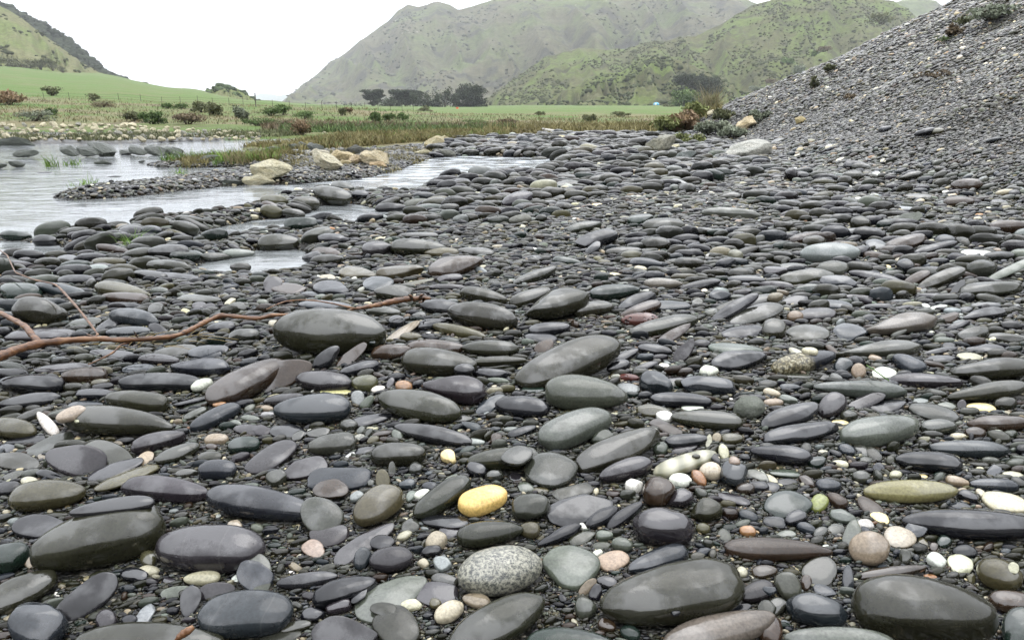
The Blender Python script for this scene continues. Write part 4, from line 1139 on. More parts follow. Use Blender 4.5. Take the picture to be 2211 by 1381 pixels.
# prototype shapes: unit-size worn stones
def worn(sub, seed, n=2.25, amp=.05, taper=0.0, facets=0):
    r = np.random.default_rng(seed)
    V, Fc = ico(sub)
    a = np.abs(V) + 1e-9
    s = (a[:, 0] ** n + a[:, 1] ** n + a[:, 2] ** n) ** (-1 / n)
    V = V * s[:, None]
    D = V / np.linalg.norm(V, axis=1)[:, None]
    for k in range(13):
        w = r.normal(size=3) * (1.3 + .5 * k); ph = r.random() * 6.28
        V = V * (1 + amp * (.80 ** k) * np.sin(D @ w + ph) * .7)[:, None]
    for k in range(facets):
        nn = r.normal(size=3); nn /= np.linalg.norm(nn); dd = .68 + .2 * r.random()
        e = np.maximum(V @ nn - dd, 0)
        V = V - e[:, None] * nn[None] * .80
    V[:, 2] = np.sign(V[:, 2]) * np.abs(V[:, 2]) ** .86
    V[:, 1] *= 1 + taper * V[:, 0]; V[:, 2] *= 1 + taper * .8 * V[:, 0]
    V -= (V.max(0) + V.min(0)) / 2
    V /= np.abs(V).max(0)
    return mesh_from('worn_stone', V, Fc)
ROUND = [worn(4, 10 + k, 2.05 + .22 * (k % 3), .022 + .012 * (k % 4), (-.2, -.1, 0, .1, .2)[k % 5], (0, 0, 0, 1)[k % 4]) for k in range(16)]
ANGLE = [worn(4, 60 + k, 2.4, .032, 0.1 * (k - 2), 5) for k in range(5)]
LOWP = [worn(3, 80 + k, 2.0 + .4 * (k % 3), .05, (-.2, 0, .2)[k % 3], (0, 1, 2)[k % 3]) for k in range(8)]

STONES = []     # name, label, code, px, py, a, b, ang
for line in STONE_TABLE.strip().splitlines():
    d, lab = line.split('|')
    tl, x, y, a, b, g, code = d.split()
    if lab == 'x': continue
    x0, y0, s = TILE[tl]
    STONES.append((lab, code, x0 + float(x) / s, y0 + float(y) / s, float(a) / s, float(b) / s, math.radians(float(g))))
STONES.sort(key=lambda q: -q[4] * q[5])

def slope_normal(x, y, e=.12):
    gx = float(zg(x + e, y) - zg(x - e, y)) / (2 * e); gy = float(zg(x, y + e) - zg(x, y - e)) / (2 * e)
    n = np.array([-gx, -gy, 1.0]); return n / np.linalg.norm(n)

PLACED = []     # centre, R (3x3 columns axes), semi axes
def fit_stone(lab, code, px, py, a, b, g, r):
    """size, tilt and turn of an ellipsoid lying at the spot whose outline from the camera is the measured ellipse"""
    if b > a:
        a, b = b, a; g = g + math.pi / 2
    d = ray(px, py)
    X, Y = (px - 1105.5) / F, (690.5 - py) / F
    gp = hit(px, py, 0.02)
    thick = .60 + .14 * r.random()
    if re_flat.search(lab): thick = .28
    if 'disc' in lab: thick = .22
    if 'round' in lab and 'disc' not in lab and 'flat' not in lab: thick = .72
    if 'ball' in lab or 'boulder' in lab or 'egg' in lab or 'dome' in lab: thick = .80
    nrm = slope_normal(gp[0], gp[1])
    hd = -d - nrm * (-d @ nrm); hd /= np.linalg.norm(hd)
    dep = (gp - C0) @ F0
    Q = np.stack([R0 - X * F0, U0 - Y * F0], 1)                      # 3x2, metres to picture plane at depth 1
    k = dep / F
    cg, sg = math.cos(g), math.sin(g)
    Rg = np.array([[cg, -sg], [sg, cg]])
    T = Rg @ np.diag([(a * k) ** 2, (b * k) ** 2]) @ Rg.T
    best = None
    up = 'upright' in lab or 'standing' in lab or 'stands' in lab
    for tilt in (0, -6, 6, 12, -12, 18, 25, -20, 32, 40, 50, 60, 70):
        n3 = nrm * math.cos(math.radians(tilt)) + hd * math.sin(math.radians(tilt))
        e1 = np.cross([0, 1.0, 0], n3); e1 /= np.linalg.norm(e1); e2 = np.cross(n3, e1)
        M = Q.T @ np.stack([e1, e2], 1); Mi = np.linalg.inv(M); qn = Q.T @ n3
        c = thick * b * k
        for it in range(8):
            B = Mi @ (T - c * c * np.outer(qn, qn)) @ Mi.T
            w, v = np.linalg.eigh(B)
            if w[0] <= 1e-10: c *= .85; continue
            s2, s1 = math.sqrt(w[0]), math.sqrt(w[1])
            c = .5 * c + .5 * thick * s2
        B = Mi @ (T - c * c * np.outer(qn, qn)) @ Mi.T
        w, v = np.linalg.eigh(B)
        if w[0] <= 1e-10: continue
        s2, s1 = math.sqrt(w[0]), math.sqrt(w[1])
        pen = 3.0 * max(0, s1 / (a * k) - 1.25) + 1.5 * max(0, .50 - s2 / s1) + abs(tilt - (45 if up else 4)) / 110 + 1.2 * abs(c / s2 - thick)
        if best is None or pen < best[0]:
            best = (pen, e1, e2, n3, s1, s2, c, v)
    if best is None:
        n3 = nrm; e1 = R0; e2 = np.cross(n3, e1); best = (0, e1, e2, n3, a * k, b * k, b * k * .8, np.eye(2)[:, ::-1])
    _, e1, e2, n3, s1, s2, c, v = best
    ax1 = e1 * v[0, 1] + e2 * v[1, 1]; ax2 = e1 * v[0, 0] + e2 * v[1, 0]
    R = np.stack([ax1, ax2, np.cross(ax1, ax2)], 1)
    if R[2, 2] < 0: R[:, 1] *= -1; R[:, 2] *= -1
    S = np.array([s1, s2, c]) / dep
    vz = 0
    pos = gp
    for it in range(3):
        dd = (pos - C0) @ F0
        vz = math.sqrt(((R[2, :] * S * dd) ** 2).sum())
        pos = hit(px, py, vz * (.80 if dd < 2.4 else .92))
    return pos, R, S * ((pos - C0) @ F0), vz
import re
re_flat = re.compile(r'disc|slab|blade|flat|sliver|thin|leaf|wedge|fin-shaped')

def ray_ell(d, c, R, S):
    o = (R.T @ (C0 - c)) / S; v = (R.T @ d) / S
    A = v @ v; B = o @ v; Cc = o @ o - 1
    D = B * B - A * Cc
    return (-B - math.sqrt(D)) / A if D > 0 else None
used = {}
KINDW = [('cobble', 'cobble'), ('pebble', 'pebble'), ('boulder', 'rock'), ('rock', 'rock'), ('disc', 'flat_stone'), ('slab', 'flat_stone'), ('stone', 'stone')]
def kind_of(lab, big):
    head = re.split(r',| (?:above|below|beside|behind|under|beneath|right of|left of|with|in|at|cut|by|the|of|on|lying|leaning|between)\b', lab)[0]
    for w, k in KINDW:
        if w in head: return k
    return 'stone' if big else 'pebble'
for i, (lab, code, px, py, a, b, g) in enumerate(STONES):
    r = np.random.default_rng(1000 + int(px * 7 + py * 13))
    pos, R, S, vz = fit_stone(lab, code, px, py, a, b, g, r)
    d = ray(px, py); tg = np.linalg.norm(pos - C0)
    for (pc, pR, pS) in PLACED:
        if S[0] * S[1] > .55 * pS[0] * pS[1]: continue
        if np.linalg.norm(pc - pos) > pS[0] * 2.5 + .1: continue
        te = ray_ell(d, pc, pR, pS)
        if te is not None and te < tg:
            back = math.sqrt((((R.T @ d) * S) ** 2).sum())
            tn = te - .35 * back
            if tn < tg:
                f = tn / tg
                pos = C0 + d * tn; S = S * f; tg = tn
    PLACED.append((pos, R, S))
    kind = kind_of(lab, S[0] > .03)
    ang = any(w in lab for w in ('angular', 'block', 'broken', 'boxy', 'squarish', 'cubic', 'wedge', 'pick', 'saddle', 'molar', 'knobbly', 'lump', 'cracked grey', 'slaty', 'ridge', 'splinter'))
    me = ANGLE[int(r.integers(5))] if ang else (ROUND[(0, 4, 8, 12)[int(r.integers(4))] if code in 'wcyYmslth' else int(r.integers(16))] if S[0] * F / tg > 14 else LOWP[int(r.integers(8))])
    o = link(kind, me, None)
    if not me.materials: me.materials.append(M_STONE)
    o.material_slots[0].link = 'OBJECT'
    o.material_slots[0].material = STY.get(code, M_STONE)
    o.matrix_world = Matrix(np.block([[R * S[None, :], pos[:, None]], [np.zeros((1, 3)), np.ones((1, 1))]]).tolist())
    pc = np.array(PAL[code]) * (1 + .03 * r.normal(size=3) + .12 * r.normal())
    vein = .22 if re.search(r'vein|scratch|crack|net', lab) else 0.0
    if code in 'wcyYlt': vein *= .0
    pc = np.clip(pc, .006, .85)
    o.color = (float(pc[0]), float(pc[1]), float(pc[2]), vein)
    tag(o, lab, kind.replace('_', ' '))

# ================================================================ PACKED SHINGLE BETWEEN THEM
CELL = 0.0022
PU0, PU1 = math.log(0.60), math.log(27.0)
PA = math.radians(57)
NU, NV = int((PU1 - PU0) / CELL) + 1, int(2 * PA / CELL) + 1
uu = PU0 + (np.arange(NU) + .5) * CELL
vv = -PA + (np.arange(NV) + .5) * CELL
OWN = np.zeros((NV, NU), bool)                          # ground under the stones placed one by one
H = np.zeros((NV, NU), np.float32)                      # height above the ground of what already lies there
COSV = np.cos(vv); SINV = np.sin(vv); EU = np.exp(uu)
def stamp(pos, Mx, write=True):
    """footprint of an ellipsoid with shape matrix Mx; returns index window, mask, top height over ground"""
    A2 = Mx[:2, :2]; iA = np.linalg.inv(A2)
    rx = math.sqrt(A2[0, 0]); ry = math.sqrt(A2[1, 1])
    R_ = math.hypot(pos[0], pos[1]); ext = max(rx, ry)
    u = math.log(R_ + 1e-9); v = math.atan2(pos[0], pos[1]); e = ext / R_ * 1.15
    i0, i1 = int((v - e + PA) / CELL), int((v + e + PA) / CELL) + 2
    j0, j1 = int((u - e - PU0) / CELL), int((u + e - PU0) / CELL) + 2
    i0, j0 = max(i0, 0), max(j0, 0); i1, j1 = min(i1, NV), min(j1, NU)
    if i1 <= i0 or j1 <= j0: return None
    X = SINV[i0:i1, None] * EU[None, j0:j1] - pos[0]; Y = COSV[i0:i1, None] * EU[None, j0:j1] - pos[1]
    q = iA[0, 0] * X * X + 2 * iA[0, 1] * X * Y + iA[1, 1] * Y * Y
    return i0, i1, j0, j1, X, Y, q, iA
for pos, R, S in PLACED:
    Mx = (R * (S ** 2)[None]) @ R.T
    w = stamp(pos, Mx)
    if w is None: continue
    i0, i1, j0, j1, X, Y, q, iA = w
    lin = Mx[2, :2] @ iA
    sch = max(Mx[2, 2] - lin @ Mx[:2, 2], 1e-9)
    top = pos[2] - float(zg(pos[0], pos[1])) + lin[0] * X + lin[1] * Y + np.sqrt(np.maximum(1 - q, 0) * sch)
    sub = H[i0:i1, j0:j1]
    np.maximum(sub, np.where(q < 1, np.maximum(top, .02), 0), out=sub)
    OWN[i0:i1, j0:j1] |= q < 1.15

def in_poly0(P, x, y):
    return sdist(P, x, y) < 0
SPIT = np.array([plane_pt(x, y, 0)[:2] for x, y in [(40,436),(180,408),(330,384),(500,366),(560,352),(640,325),(860,318),(880,365),(720,396),(640,402),(520,408),(400,420),(250,440)]])
FILL = []   # x,y,z, yaw, tiltx, tilty, a,b,c
def pxsize(a): return a
def smax(r, x):
    """largest half length of an unlisted stone, metres"""
    s = np.interp(r, [0.8, 1.6, 2.3, 3.0, 4.0, 6, 9, 16, 21], [.011, .023, .042, .064, .088, .115, .15, .20, .2])
    lo = sstep(2.6, 4.6, x)
    return s * (1 - lo) + np.minimum(s, .022 + .004 * r) * (1 - .86 * sstep(3.7, 4.9, x)) * lo
classes = [31, 25, 20, 15, 11.5, 9, 7, 5.4]
cover = [.42, .58, .62, .60, .65, .8, .9, .95]
prng = np.random.default_rng(99)
for ci, (apx, cv) in enumerate(zip(classes, cover)):
    ang0 = apx / F
    umax = PU1 if apx > 5 else math.log(9)
    area = (umax - PU0) * 2 * PA
    n = int(cv * area / (math.pi * ang0 * ang0 * .6))
    U = PU0 + prng.random(n) * (umax - PU0); V = -PA + prng.random(n) * 2 * PA
    Rr = np.exp(U); X = Rr * np.sin(V); Y = Rr * np.cos(V)
    a = ang0 * Rr * np.exp(prng.normal(0, .14, n))
    ok = a < smax(Rr, X)
    # big single stones get rare on the fine parts of the shingle
    fine = vnoise(X * .9 + 40, Y * .6 + 12)
    ok &= ~((fine > .66) & (a > .02 + .005 * Rr))
    ok &= prng.random(n) < np.where(Rr < 2.4, .8, 1) * np.where(X > 1.6 + .22 * Y, .55, 1)
    G = zg(X, Y)
    wet = (G < ZW + .006)
    ok &= ~(wet & (prng.random(n) > .02))
    ok &= ~((Y > shingle_edge(X, Y)) & (bank_z(X, Y) < .12)) & ~(Y > 25)
    ok &= ~((X < -3.2) & (Y > 11.5) )
    ok &= ~((in_poly0(SPIT, X, Y) | (Y > 8.6) & (X < -1.2)) & (a > .030))
    idx = np.nonzero(ok)[0]
    yaw = np.where(prng.random(n) < .88, prng.normal(.18, .26, n), prng.random(n) * 3.14)
    rb = np.clip(prng.normal(.54, .13, n), .30, .95); rc = np.clip(prng.normal(.43, .09, n), .2, .7)
    for k in idx:
        c_, s_ = math.cos(yaw[k]), math.sin(yaw[k])
        A = a[k]; B = A * rb[k]; Cc = A * rc[k]
        i = int((V[k] + PA) / CELL); j = int((U[k] - PU0) / CELL)
        if not (0 <= i < NV and 0 <= j < NU): continue
        hc = H[i, j]
        if hc > Cc * 1.2: continue
        M2 = np.array([[c_ * c_ * A * A + s_ * s_ * B * B, c_ * s_ * (A * A - B * B)], [0, s_ * s_ * A * A + c_ * c_ * B * B]]); M2[1, 0] = M2[0, 1]
        w = stamp((X[k], Y[k]), M2)
        if w is None: continue
        i0, i1, j0, j1, XX, YY, q, iA = w
        ins = q < 1
        sub = H[i0:i1, j0:j1]
        hv = sub[ins]
        if hv.size == 0: continue
        occ = float((hv > Cc * .35).mean())
        if occ > (.16 if apx > 14 else (.24 if apx > 8 else .32)): continue
        if apx > 8 and float(OWN[i0:i1, j0:j1][ins].mean()) > .10: continue
        mh = min(float(hv.mean()), Cc * 1.1)
        # lean on what is under one side
        lx = c_ * XX + s_ * YY; ly = -s_ * XX + c_ * YY
        tx = float((np.minimum(hv, Cc * 2) * lx[ins]).mean()) / (A * A * .25)
        ty = float((np.minimum(hv, Cc * 2) * ly[ins]).mean()) / (B * B * .25)
        tx = max(-.5, min(.5, tx)) + .06 * prng.normal(); ty = max(-.5, min(.5, ty)) - .10 + .08 * prng.normal()
        zc = mh * .8 + Cc * .72
        FILL.append((X[k], Y[k], G[k] + zc, yaw[k], tx, ty, A, B, Cc))
        top = zc + Cc * np.sqrt(np.maximum(1 - q, 0)) * .95
        np.maximum(sub, np.where(ins, top, 0), out=sub)
nbig = len(FILL)
# smallest grains: one jittered sheet per size
def grains(apx, u0, u1, keep, slope_keep=1.0, xmin=-99):
    st = apx / F * 1.75
    gu = np.arange(u0, u1, st * .72); gv = np.arange(-PA, PA, st)
    Ug, Vg = np.meshgrid(gu, gv); Ug = Ug.ravel() + prng.normal(0, st * .28, Ug.size); Vg = Vg.ravel() + prng.normal(0, st * .35, Vg.size)
    i = ((Vg + PA) / CELL).astype(int); j = ((Ug - PU0) / CELL).astype(int)
    ok = (i >= 0) & (i < NV) & (j >= 0) & (j < NU) & (prng.random(Ug.size) < keep)
    Ug, Vg, i, j = Ug[ok], Vg[ok], i[ok], j[ok]
    r = np.exp(Ug); a = apx / F * r * np.exp(prng.normal(0, .25, r.size))
    h = H[i, j]; X = r * np.sin(Vg); Y = r * np.cos(Vg); G = zg(X, Y)
    ok = (X > xmin) & (h < a * .9) & (G > ZW - .004) & (Y < 25) & ~((X < -3.2) & (Y > 11.5)) & ~((Y > shingle_edge(X, Y)) & (bank_z(X, Y) < .12)) & ((X < 4.6) | (prng.random(len(X)) < slope_keep))
    X, Y, a, h, G = X[ok], Y[ok], a[ok], h[ok], G[ok]
    n = len(X)
    c = a * prng.uniform(.3, .6, n)
    return np.stack([X, Y, G + h * .8 + c * .4, prng.random(n) * 6.28, prng.normal(0, .22, n), prng.normal(-.08, .22, n), a, a * prng.uniform(.55, .95, n), c], 1)
sheets = [grains(4.3, PU0, math.log(26), .75, .35), grains(3.1, PU0, math.log(11), .85), grains(3.0, math.log(11), math.log(26), .85, 1, 4.4), grains(2.3, PU0, math.log(3.6), .8)]
FILL = np.array(FILL)
print('packed', nbig, [len(s) for s in sheets])

# gravel spit in the stream and the strewn islet
spit = [(100,430),(180,414),(330,392),(500,373),(545,366),(560,372),(640,396),(520,400),(400,411),(250,425)]

def scatter_object(name, D, tint, kind='stuff', nvar=5, sub=3, amp=.35, seed=0, mat=None):
    """one object: points with per-point rotation, size and colour, stones instanced on them"""
    n = len(D)
    me = bpy.data.meshes.new(name)
    me.vertices.add(n); me.vertices.foreach_set('co', D[:, :3].astype(np.float32).ravel())
    e = .08
    X, Y = D[:, 0], D[:, 1]
    gx = (zg(X + e, Y) - zg(X - e, Y)) / (2 * e); gy = (zg(X, Y + e) - zg(X, Y - e)) / (2 * e)
    gx = np.clip(gx, -1.2, 1.2); gy = np.clip(gy, -1.2, 1.2)
    nz = np.stack([-gx, -gy, np.ones(n)], 1); nz /= np.linalg.norm(nz, axis=1)[:, None]
    yaw = D[:, 3]
    ex = np.stack([np.cos(yaw), np.sin(yaw), np.zeros(n)], 1); ex -= nz * (ex * nz).sum(1)[:, None]; ex /= np.linalg.norm(ex, axis=1)[:, None]
    ey = np.cross(nz, ex)
    tx, ty = D[:, 4:5], D[:, 5:6]
    ex2 = ex + nz * tx; ex2 /= np.linalg.norm(ex2, axis=1)[:, None]
    ey2 = ey + nz * ty; ey2 -= ex2 * (ex2 * ey2).sum(1)[:, None]; ey2 /= np.linalg.norm(ey2, axis=1)[:, None]
    ez2 = np.cross(ex2, ey2)
    b_ = -np.arcsin(np.clip(ex2[:, 2], -1, 1)); a_ = np.arctan2(ey2[:, 2], ez2[:, 2]); c_ = np.arctan2(ex2[:, 1], ex2[:, 0])
    for nm, arr in (('rot', np.stack([a_, b_, c_], 1)), ('size', D[:, 6:9])):
        at_ = me.attributes.new(nm, 'FLOAT_VECTOR', 'POINT'); at_.data.foreach_set('vector', arr.astype(np.float32).ravel())
    at_ = me.attributes.new('tint', 'FLOAT_COLOR', 'POINT'); at_.data.foreach_set('color', np.concatenate([tint, np.ones((n, 1))], 1).astype(np.float32).ravel())
    me.materials.append(mat or M_INST)
    o = link(name, me); tag(o, kind=kind)
    ng = bpy.data.node_groups.new(name, 'GeometryNodeTree')
    ng.interface.new_socket('Geometry', in_out='INPUT', socket_type='NodeSocketGeometry')
    ng.interface.new_socket('Geometry', in_out='OUTPUT', socket_type='NodeSocketGeometry')
    gi = ng.nodes.new('NodeGroupInput'); go = ng.nodes.new('NodeGroupOutput')
    g2i = ng.nodes.new('GeometryNodeGeometryToInstance')
    for k in range(nvar):
        ic = ng.nodes.new('GeometryNodeMeshIcoSphere'); ic.inputs['Subdivisions'].default_value = sub
        sp = ng.nodes.new('GeometryNodeSetPosition')
        nz_ = ng.nodes.new('ShaderNodeTexNoise'); nz_.noise_dimensions = '4D'
        nz_.inputs['W'].default_value = 3.7 * k + seed; nz_.inputs['Scale'].default_value = .75; nz_.inputs['Detail'].default_value = 1.5
        pos_ = ng.nodes.new('GeometryNodeInputPosition'); sx = ng.nodes.new('ShaderNodeSeparateXYZ'); ng.links.new(pos_.outputs[0], sx.inputs[0])
        mm = []
        for op in ('ABSOLUTE', 'POWER', 'SIGN', 'MULTIPLY'):
            q_ = ng.nodes.new('ShaderNodeMath'); q_.operation = op; mm.append(q_)
        ng.links.new(sx.outputs[2], mm[0].inputs[0]); ng.links.new(mm[0].outputs[0], mm[1].inputs[0]); mm[1].inputs[1].default_value = .74
        ng.links.new(sx.outputs[2], mm[2].inputs[0]); ng.links.new(mm[1].outputs[0], mm[3].inputs[0]); ng.links.new(mm[2].outputs[0], mm[3].inputs[1])
        cb = ng.nodes.new('ShaderNodeCombineXYZ'); ng.links.new(sx.outputs[0], cb.inputs[0]); ng.links.new(sx.outputs[1], cb.inputs[1]); ng.links.new(mm[3].outputs[0], cb.inputs[2])
        ng.links.new(cb.outputs[0], sp.inputs['Position'])
        nrm = ng.nodes.new('GeometryNodeInputNormal')
        sb = ng.nodes.new('ShaderNodeMath'); sb.operation = 'SUBTRACT'; sb.inputs[1].default_value = .5
        ml = ng.nodes.new('ShaderNodeMath'); ml.operation = 'MULTIPLY'; ml.inputs[1].default_value = amp * 2
        vm = ng.nodes.new('ShaderNodeVectorMath'); vm.operation = 'SCALE'
        ng.links.new(nz_.outputs['Fac'], sb.inputs[0]); ng.links.new(sb.outputs[0], ml.inputs[0])
        ng.links.new(nrm.outputs[0], vm.inputs[0]); ng.links.new(ml.outputs[0], vm.inputs['Scale'])
        ng.links.new(ic.outputs[0], sp.inputs['Geometry']); ng.links.new(vm.outputs[0], sp.inputs['Offset'])
        ss = ng.nodes.new('GeometryNodeSetShadeSmooth'); ng.links.new(sp.outputs[0], ss.inputs[0])
        sm = ng.nodes.new('GeometryNodeSetMaterial'); sm.inputs['Material'].default_value = mat or M_INST
        ng.links.new(ss.outputs[0], sm.inputs[0])
        # sockets of a multi-input list in reverse order of linking: order does not matter here
        ng.links.new(sm.outputs[0], g2i.inputs[0]) if k == 0 else None
        if k == 0: insts = [g2i]
        else:
            g = ng.nodes.new('GeometryNodeGeometryToInstance'); ng.links.new(sm.outputs[0], g.inputs[0]); insts.append(g)
    jn = ng.nodes.new('GeometryNodeJoinGeometry')
    for g in insts: ng.links.new(g.outputs[0], jn.inputs[0])
    iop = ng.nodes.new('GeometryNodeInstanceOnPoints'); iop.inputs['Pick Instance'].default_value = True
    def attr(nm, ty='FLOAT_VECTOR'):
        a = ng.nodes.new('GeometryNodeInputNamedAttribute'); a.data_type = ty; a.inputs['Name'].default_value = nm
        return a.outputs['Attribute']
    e2r = ng.nodes.new('FunctionNodeEulerToRotation'); ng.links.new(attr('rot'), e2r.inputs[0])
    ng.links.new(gi.outputs[0], iop.inputs['Points']); ng.links.new(jn.outputs[0], iop.inputs['Instance'])
    ng.links.new(e2r.outputs[0], iop.inputs['Rotation']); ng.links.new(attr('size'), iop.inputs['Scale'])
    ng.links.new(iop.outputs[0], go.inputs[0])
    md = o.modifiers.new('stones', 'NODES'); md.node_group = ng
    return o

FAM = np.array([PAL['o'], PAL['k'], PAL['b'], PAL['p'], PAL['g'], PAL['n'], PAL['e'], PAL['l'], PAL['c'], PAL['w'], PAL['h'], PAL['t'], PAL['v'], PAL['a']])
def tints(n, w):
    w = np.array(w, float); w /= w.sum()
    i = prng.choice(len(w), n, p=w)
    t = FAM[i] * np.exp(prng.normal(0, .28, (n, 1))) * np.exp(prng.normal(0, .025, (n, 3)))
    return np.clip(t, .006, .8)
#            o   k   b   p   g   n   e   l    c    w    h   t   v   a
W_MID   = [.31,.20,.07,.03,.19,.04,.045,.008, .006,.002,.05,.003,.04,.000]
W_SMALL = [.21,.15,.09,.05,.20,.05,.12,.03, .040,.008, .07,.025,.03,.001]
W_SLOPE = [.16,.08,.15,.08,.34,.05,.09,.02, .014,.005,.03,.02,.02,.001]
def tint_for(D, base):
    t = tints(len(D), base)
    sl = sstep(3.2, 4.8, D[:, 0])
    t2 = tints(len(D), W_SLOPE)
    pick = prng.random(len(D)) < sl
    t[pick] = t2[pick]
    t = t * (1 + .85 * sstep(.3, 1.0, bank_z(D[:, 0], D[:, 1])))[:, None]
    return t
big = FILL[FILL[:, 6] / np.hypot(FILL[:, 0], FILL[:, 1]) * F > 10.5]
small = FILL[FILL[:, 6] / np.hypot(FILL[:, 0], FILL[:, 1]) * F <= 10.5]
def bare(D):
    f = fbm(D[:, 0] * .55 + 3, D[:, 1] * .35, 4) > .16
    return ~(f & (bank_z(D[:, 0], D[:, 1]) > .9) & (prng.random(len(D)) < .5))
big = big[bare(big)]; small = small[bare(small)]
scatter_object('shingle_stones', big, tint_for(big, W_MID) * .68, sub=4, amp=.20, nvar=9)
scatter_object('shingle_pebbles', small, tint_for(small, W_SMALL) * (.85 + .45 * sstep(2.2, 4, np.hypot(small[:, 0], small[:, 1])))[:, None], sub=3, amp=.26, seed=5)
gr = np.concatenate(sheets); gr = gr[bare(gr)]
scatter_object('gravel', gr, tint_for(gr, W_SMALL) * np.array([.60, .55, .46]), sub=2, amp=.35, seed=9)
print('TOTAL points', len(big), len(small), len(gr))

# ================================================================ HILLS
def hill_material(name, base, green, scrub, scree, gs=.02, scree_amt=.66, scrub_amt=.55):
    m, t, b = newmat(name); L = t.links
    geo = t.nodes.new('ShaderNodeNewGeometry'); P = geo.outputs['Position']
    mp = t.nodes.new('ShaderNodeMapping'); L.new(P, mp.inputs['Vector']); mp.inputs['Scale'].default_value = (gs, gs, gs * 1.6)
    q = mp.outputs[0]
    c = mixc(t, ramp(t, noise(t, q, 1.2, 5, .6), [(.44, 0), (.6, 1)]), base, green)
    c = mixc(t, ramp(t, noise(t, q, 2.3, 7, .68), [(scrub_amt, 0), (scrub_amt + .07, 1)]), c, scrub)
    c = mixc(t, ramp(t, noise(t, q, 4.1, 7, .72), [(scree_amt, 0), (scree_amt + .05, 1)]), c, scree)
    c = mixc(t, 1.0, c, ramp(t, noise(t, q, 14, 5, .7), [(.3, .62), (.7, 1.38)]), 'MULTIPLY')
    L.new(c, b.inputs['Base Color']); b.inputs['Roughness'].default_value = .95; b.inputs['Specular IOR Level'].default_value = .1
    bump(t, noise(t, q, 6, 7, .7), .9, 1.2 / gs * .02, b)
    return m
def ridge_py(pts, px):
    xs = [p[0] for p in pts]; ys = [p[1] for p in pts]
    return np.interp(px, xs, ys)
HILLS = {}
def hill(name, pts, Y0, Y1, foot, mat, amp, fx, ncol=260, nrow=90, g=.85, rough=1.5, spur=0.0):
    px = np.linspace(pts[0][0], pts[-1][0], ncol)
    ts = np.concatenate([np.linspace(0, 1, nrow), [1.05, 1.15, 1.3]])
    PX, T = np.meshgrid(px, ts, indexing='ij')
    Tc = np.minimum(T, 1)
    rp = ridge_py(pts, PX)
    rp = rp - rough * 2.0 * fbm(PX * .06, PX * 0 + Y1, 4)
    fo = np.interp(PX, [p[0] for p in foot], [p[1] for p in foot]) if isinstance(foot, list) else foot
    py = fo + (np.minimum(rp, fo - 1) - fo) * Tc ** g
    Y = Y0 + (Y1 - Y0) * T
    Y = Y + spur * (Y1 - Y0) * (1 - Tc) * (vnoise(PX * fx * 1.3, PX * 0 + 2.2) - .5)
    X = (PX - 1105.5) / F * Y * (math.cos(PITCH) - tan_el(py) * math.sin(PITCH))
    Z = CAM_H + Y * tan_el(py)
    gul = 1 - 2 * np.abs(vnoise(PX * fx * 2 + T * 1.6 + 7, T * 2.0 + Y1) - .5) * 2
    rel = amp * (.75 * gul - .4 + 1.1 * fbm(PX * fx * 3, T * 7 + 3, 5)) * np.sin(np.pi * np.minimum(Tc * .97 + .0, 1)) ** .7
    Z = Z + rel
    top = CAM_H + Y1 * tan_el(np.minimum(rp, fo - 1))
    back = np.maximum(T - 1, 0)
    Z = np.where(T > 1, top - back * (Y1 - Y0) * 1.2, Z)
    me = mesh_from(name, np.stack([X.ravel(), Y.ravel(), Z.ravel()], 1), grid_faces(ncol, len(ts))[:, ::-1])
    o = link(name, me, mat); tag(o, kind='structure')
    HILLS[name] = (X, Y, Z, PX, T)
    return o
M_H1 = hill_material('left hillside', (.135, .135, .065), (.12, .145, .05), (.09, .095, .05), (.30, .27, .2), .03, .70, .62)
M_H1b = hill_material('left scrubby ridge', (.05, .06, .03), (.075, .09, .035), (.028, .036, .02), (.2, .18, .14), .03, .72, .46)
M_H3 = hill_material('mountain face', (.092, .088, .052), (.090, .110, .042), (.050, .050, .036), (.36, .34, .30), .009, .65, .52)
M_H4 = hill_material('green hillside', (.088, .090, .042), (.098, .130, .036), (.060, .063, .032), (.27, .25, .19), .022, .70, .52)
M_H5 = hill_material('distant range', (.10, .13, .09), (.10, .14, .08), (.08, .10, .08), (.2, .2, .2), .003, .8, .6)
hill('distant_range', [(480,225),(520,212),(570,202),(600,206),(632,203),(680,214),(760,228)], 3000, 3400, 229, M_H5, 10, .03, 80, 16)
hill('mountain', [(585,236),(612,222),(640,200),(680,165),(740,115),(800,70),(838,42),(858,20),(880,9),(905,13),(925,10),(945,4),(970,8),(988,15),(1040,2),(1100,-8),(1200,-25),(1300,-38),(1450,-32),(1560,-18),(1640,2),(1700,18),(1800,60)],
     700, 1250, 236, M_H3, 25, .009, 420, 150, g=.8, rough=1.3, spur=.25)
hill('far_hill', [(1850,60),(1900,22),(1935,3),(1975,-4),(2010,0),(2060,18),(2120,60)], 1000, 1150, 120, M_H3, 8, .02, 80, 30)
hill('green_hill', [(1030,240),(1060,212),(1110,170),(1150,140),(1185,118),(1240,105),(1300,104),(1350,107),(1400,92),(1440,82),(1500,75),(1530,62),(1565,48),(1600,28),(1630,8),(1665,-3),(1720,-22),(1790,-36),(1860,-20),(1915,-2),(1960,22),(2010,60),(2080,130),(2150,220)],
     400, 640, 236, M_H4, 9, .014, 420, 130, g=.75, rough=1.6, spur=.3)
hill('hill_spur', [(1150,238),(1185,213),(1240,186),(1290,158),(1345,152),(1378,128),(1410,120),(1450,122),(1480,134),(1520,150),(1580,180),(1640,215),(1700,238)],
     330, 420, 237, M_H4, 5, .03, 220, 70, g=.8, rough=1.6)
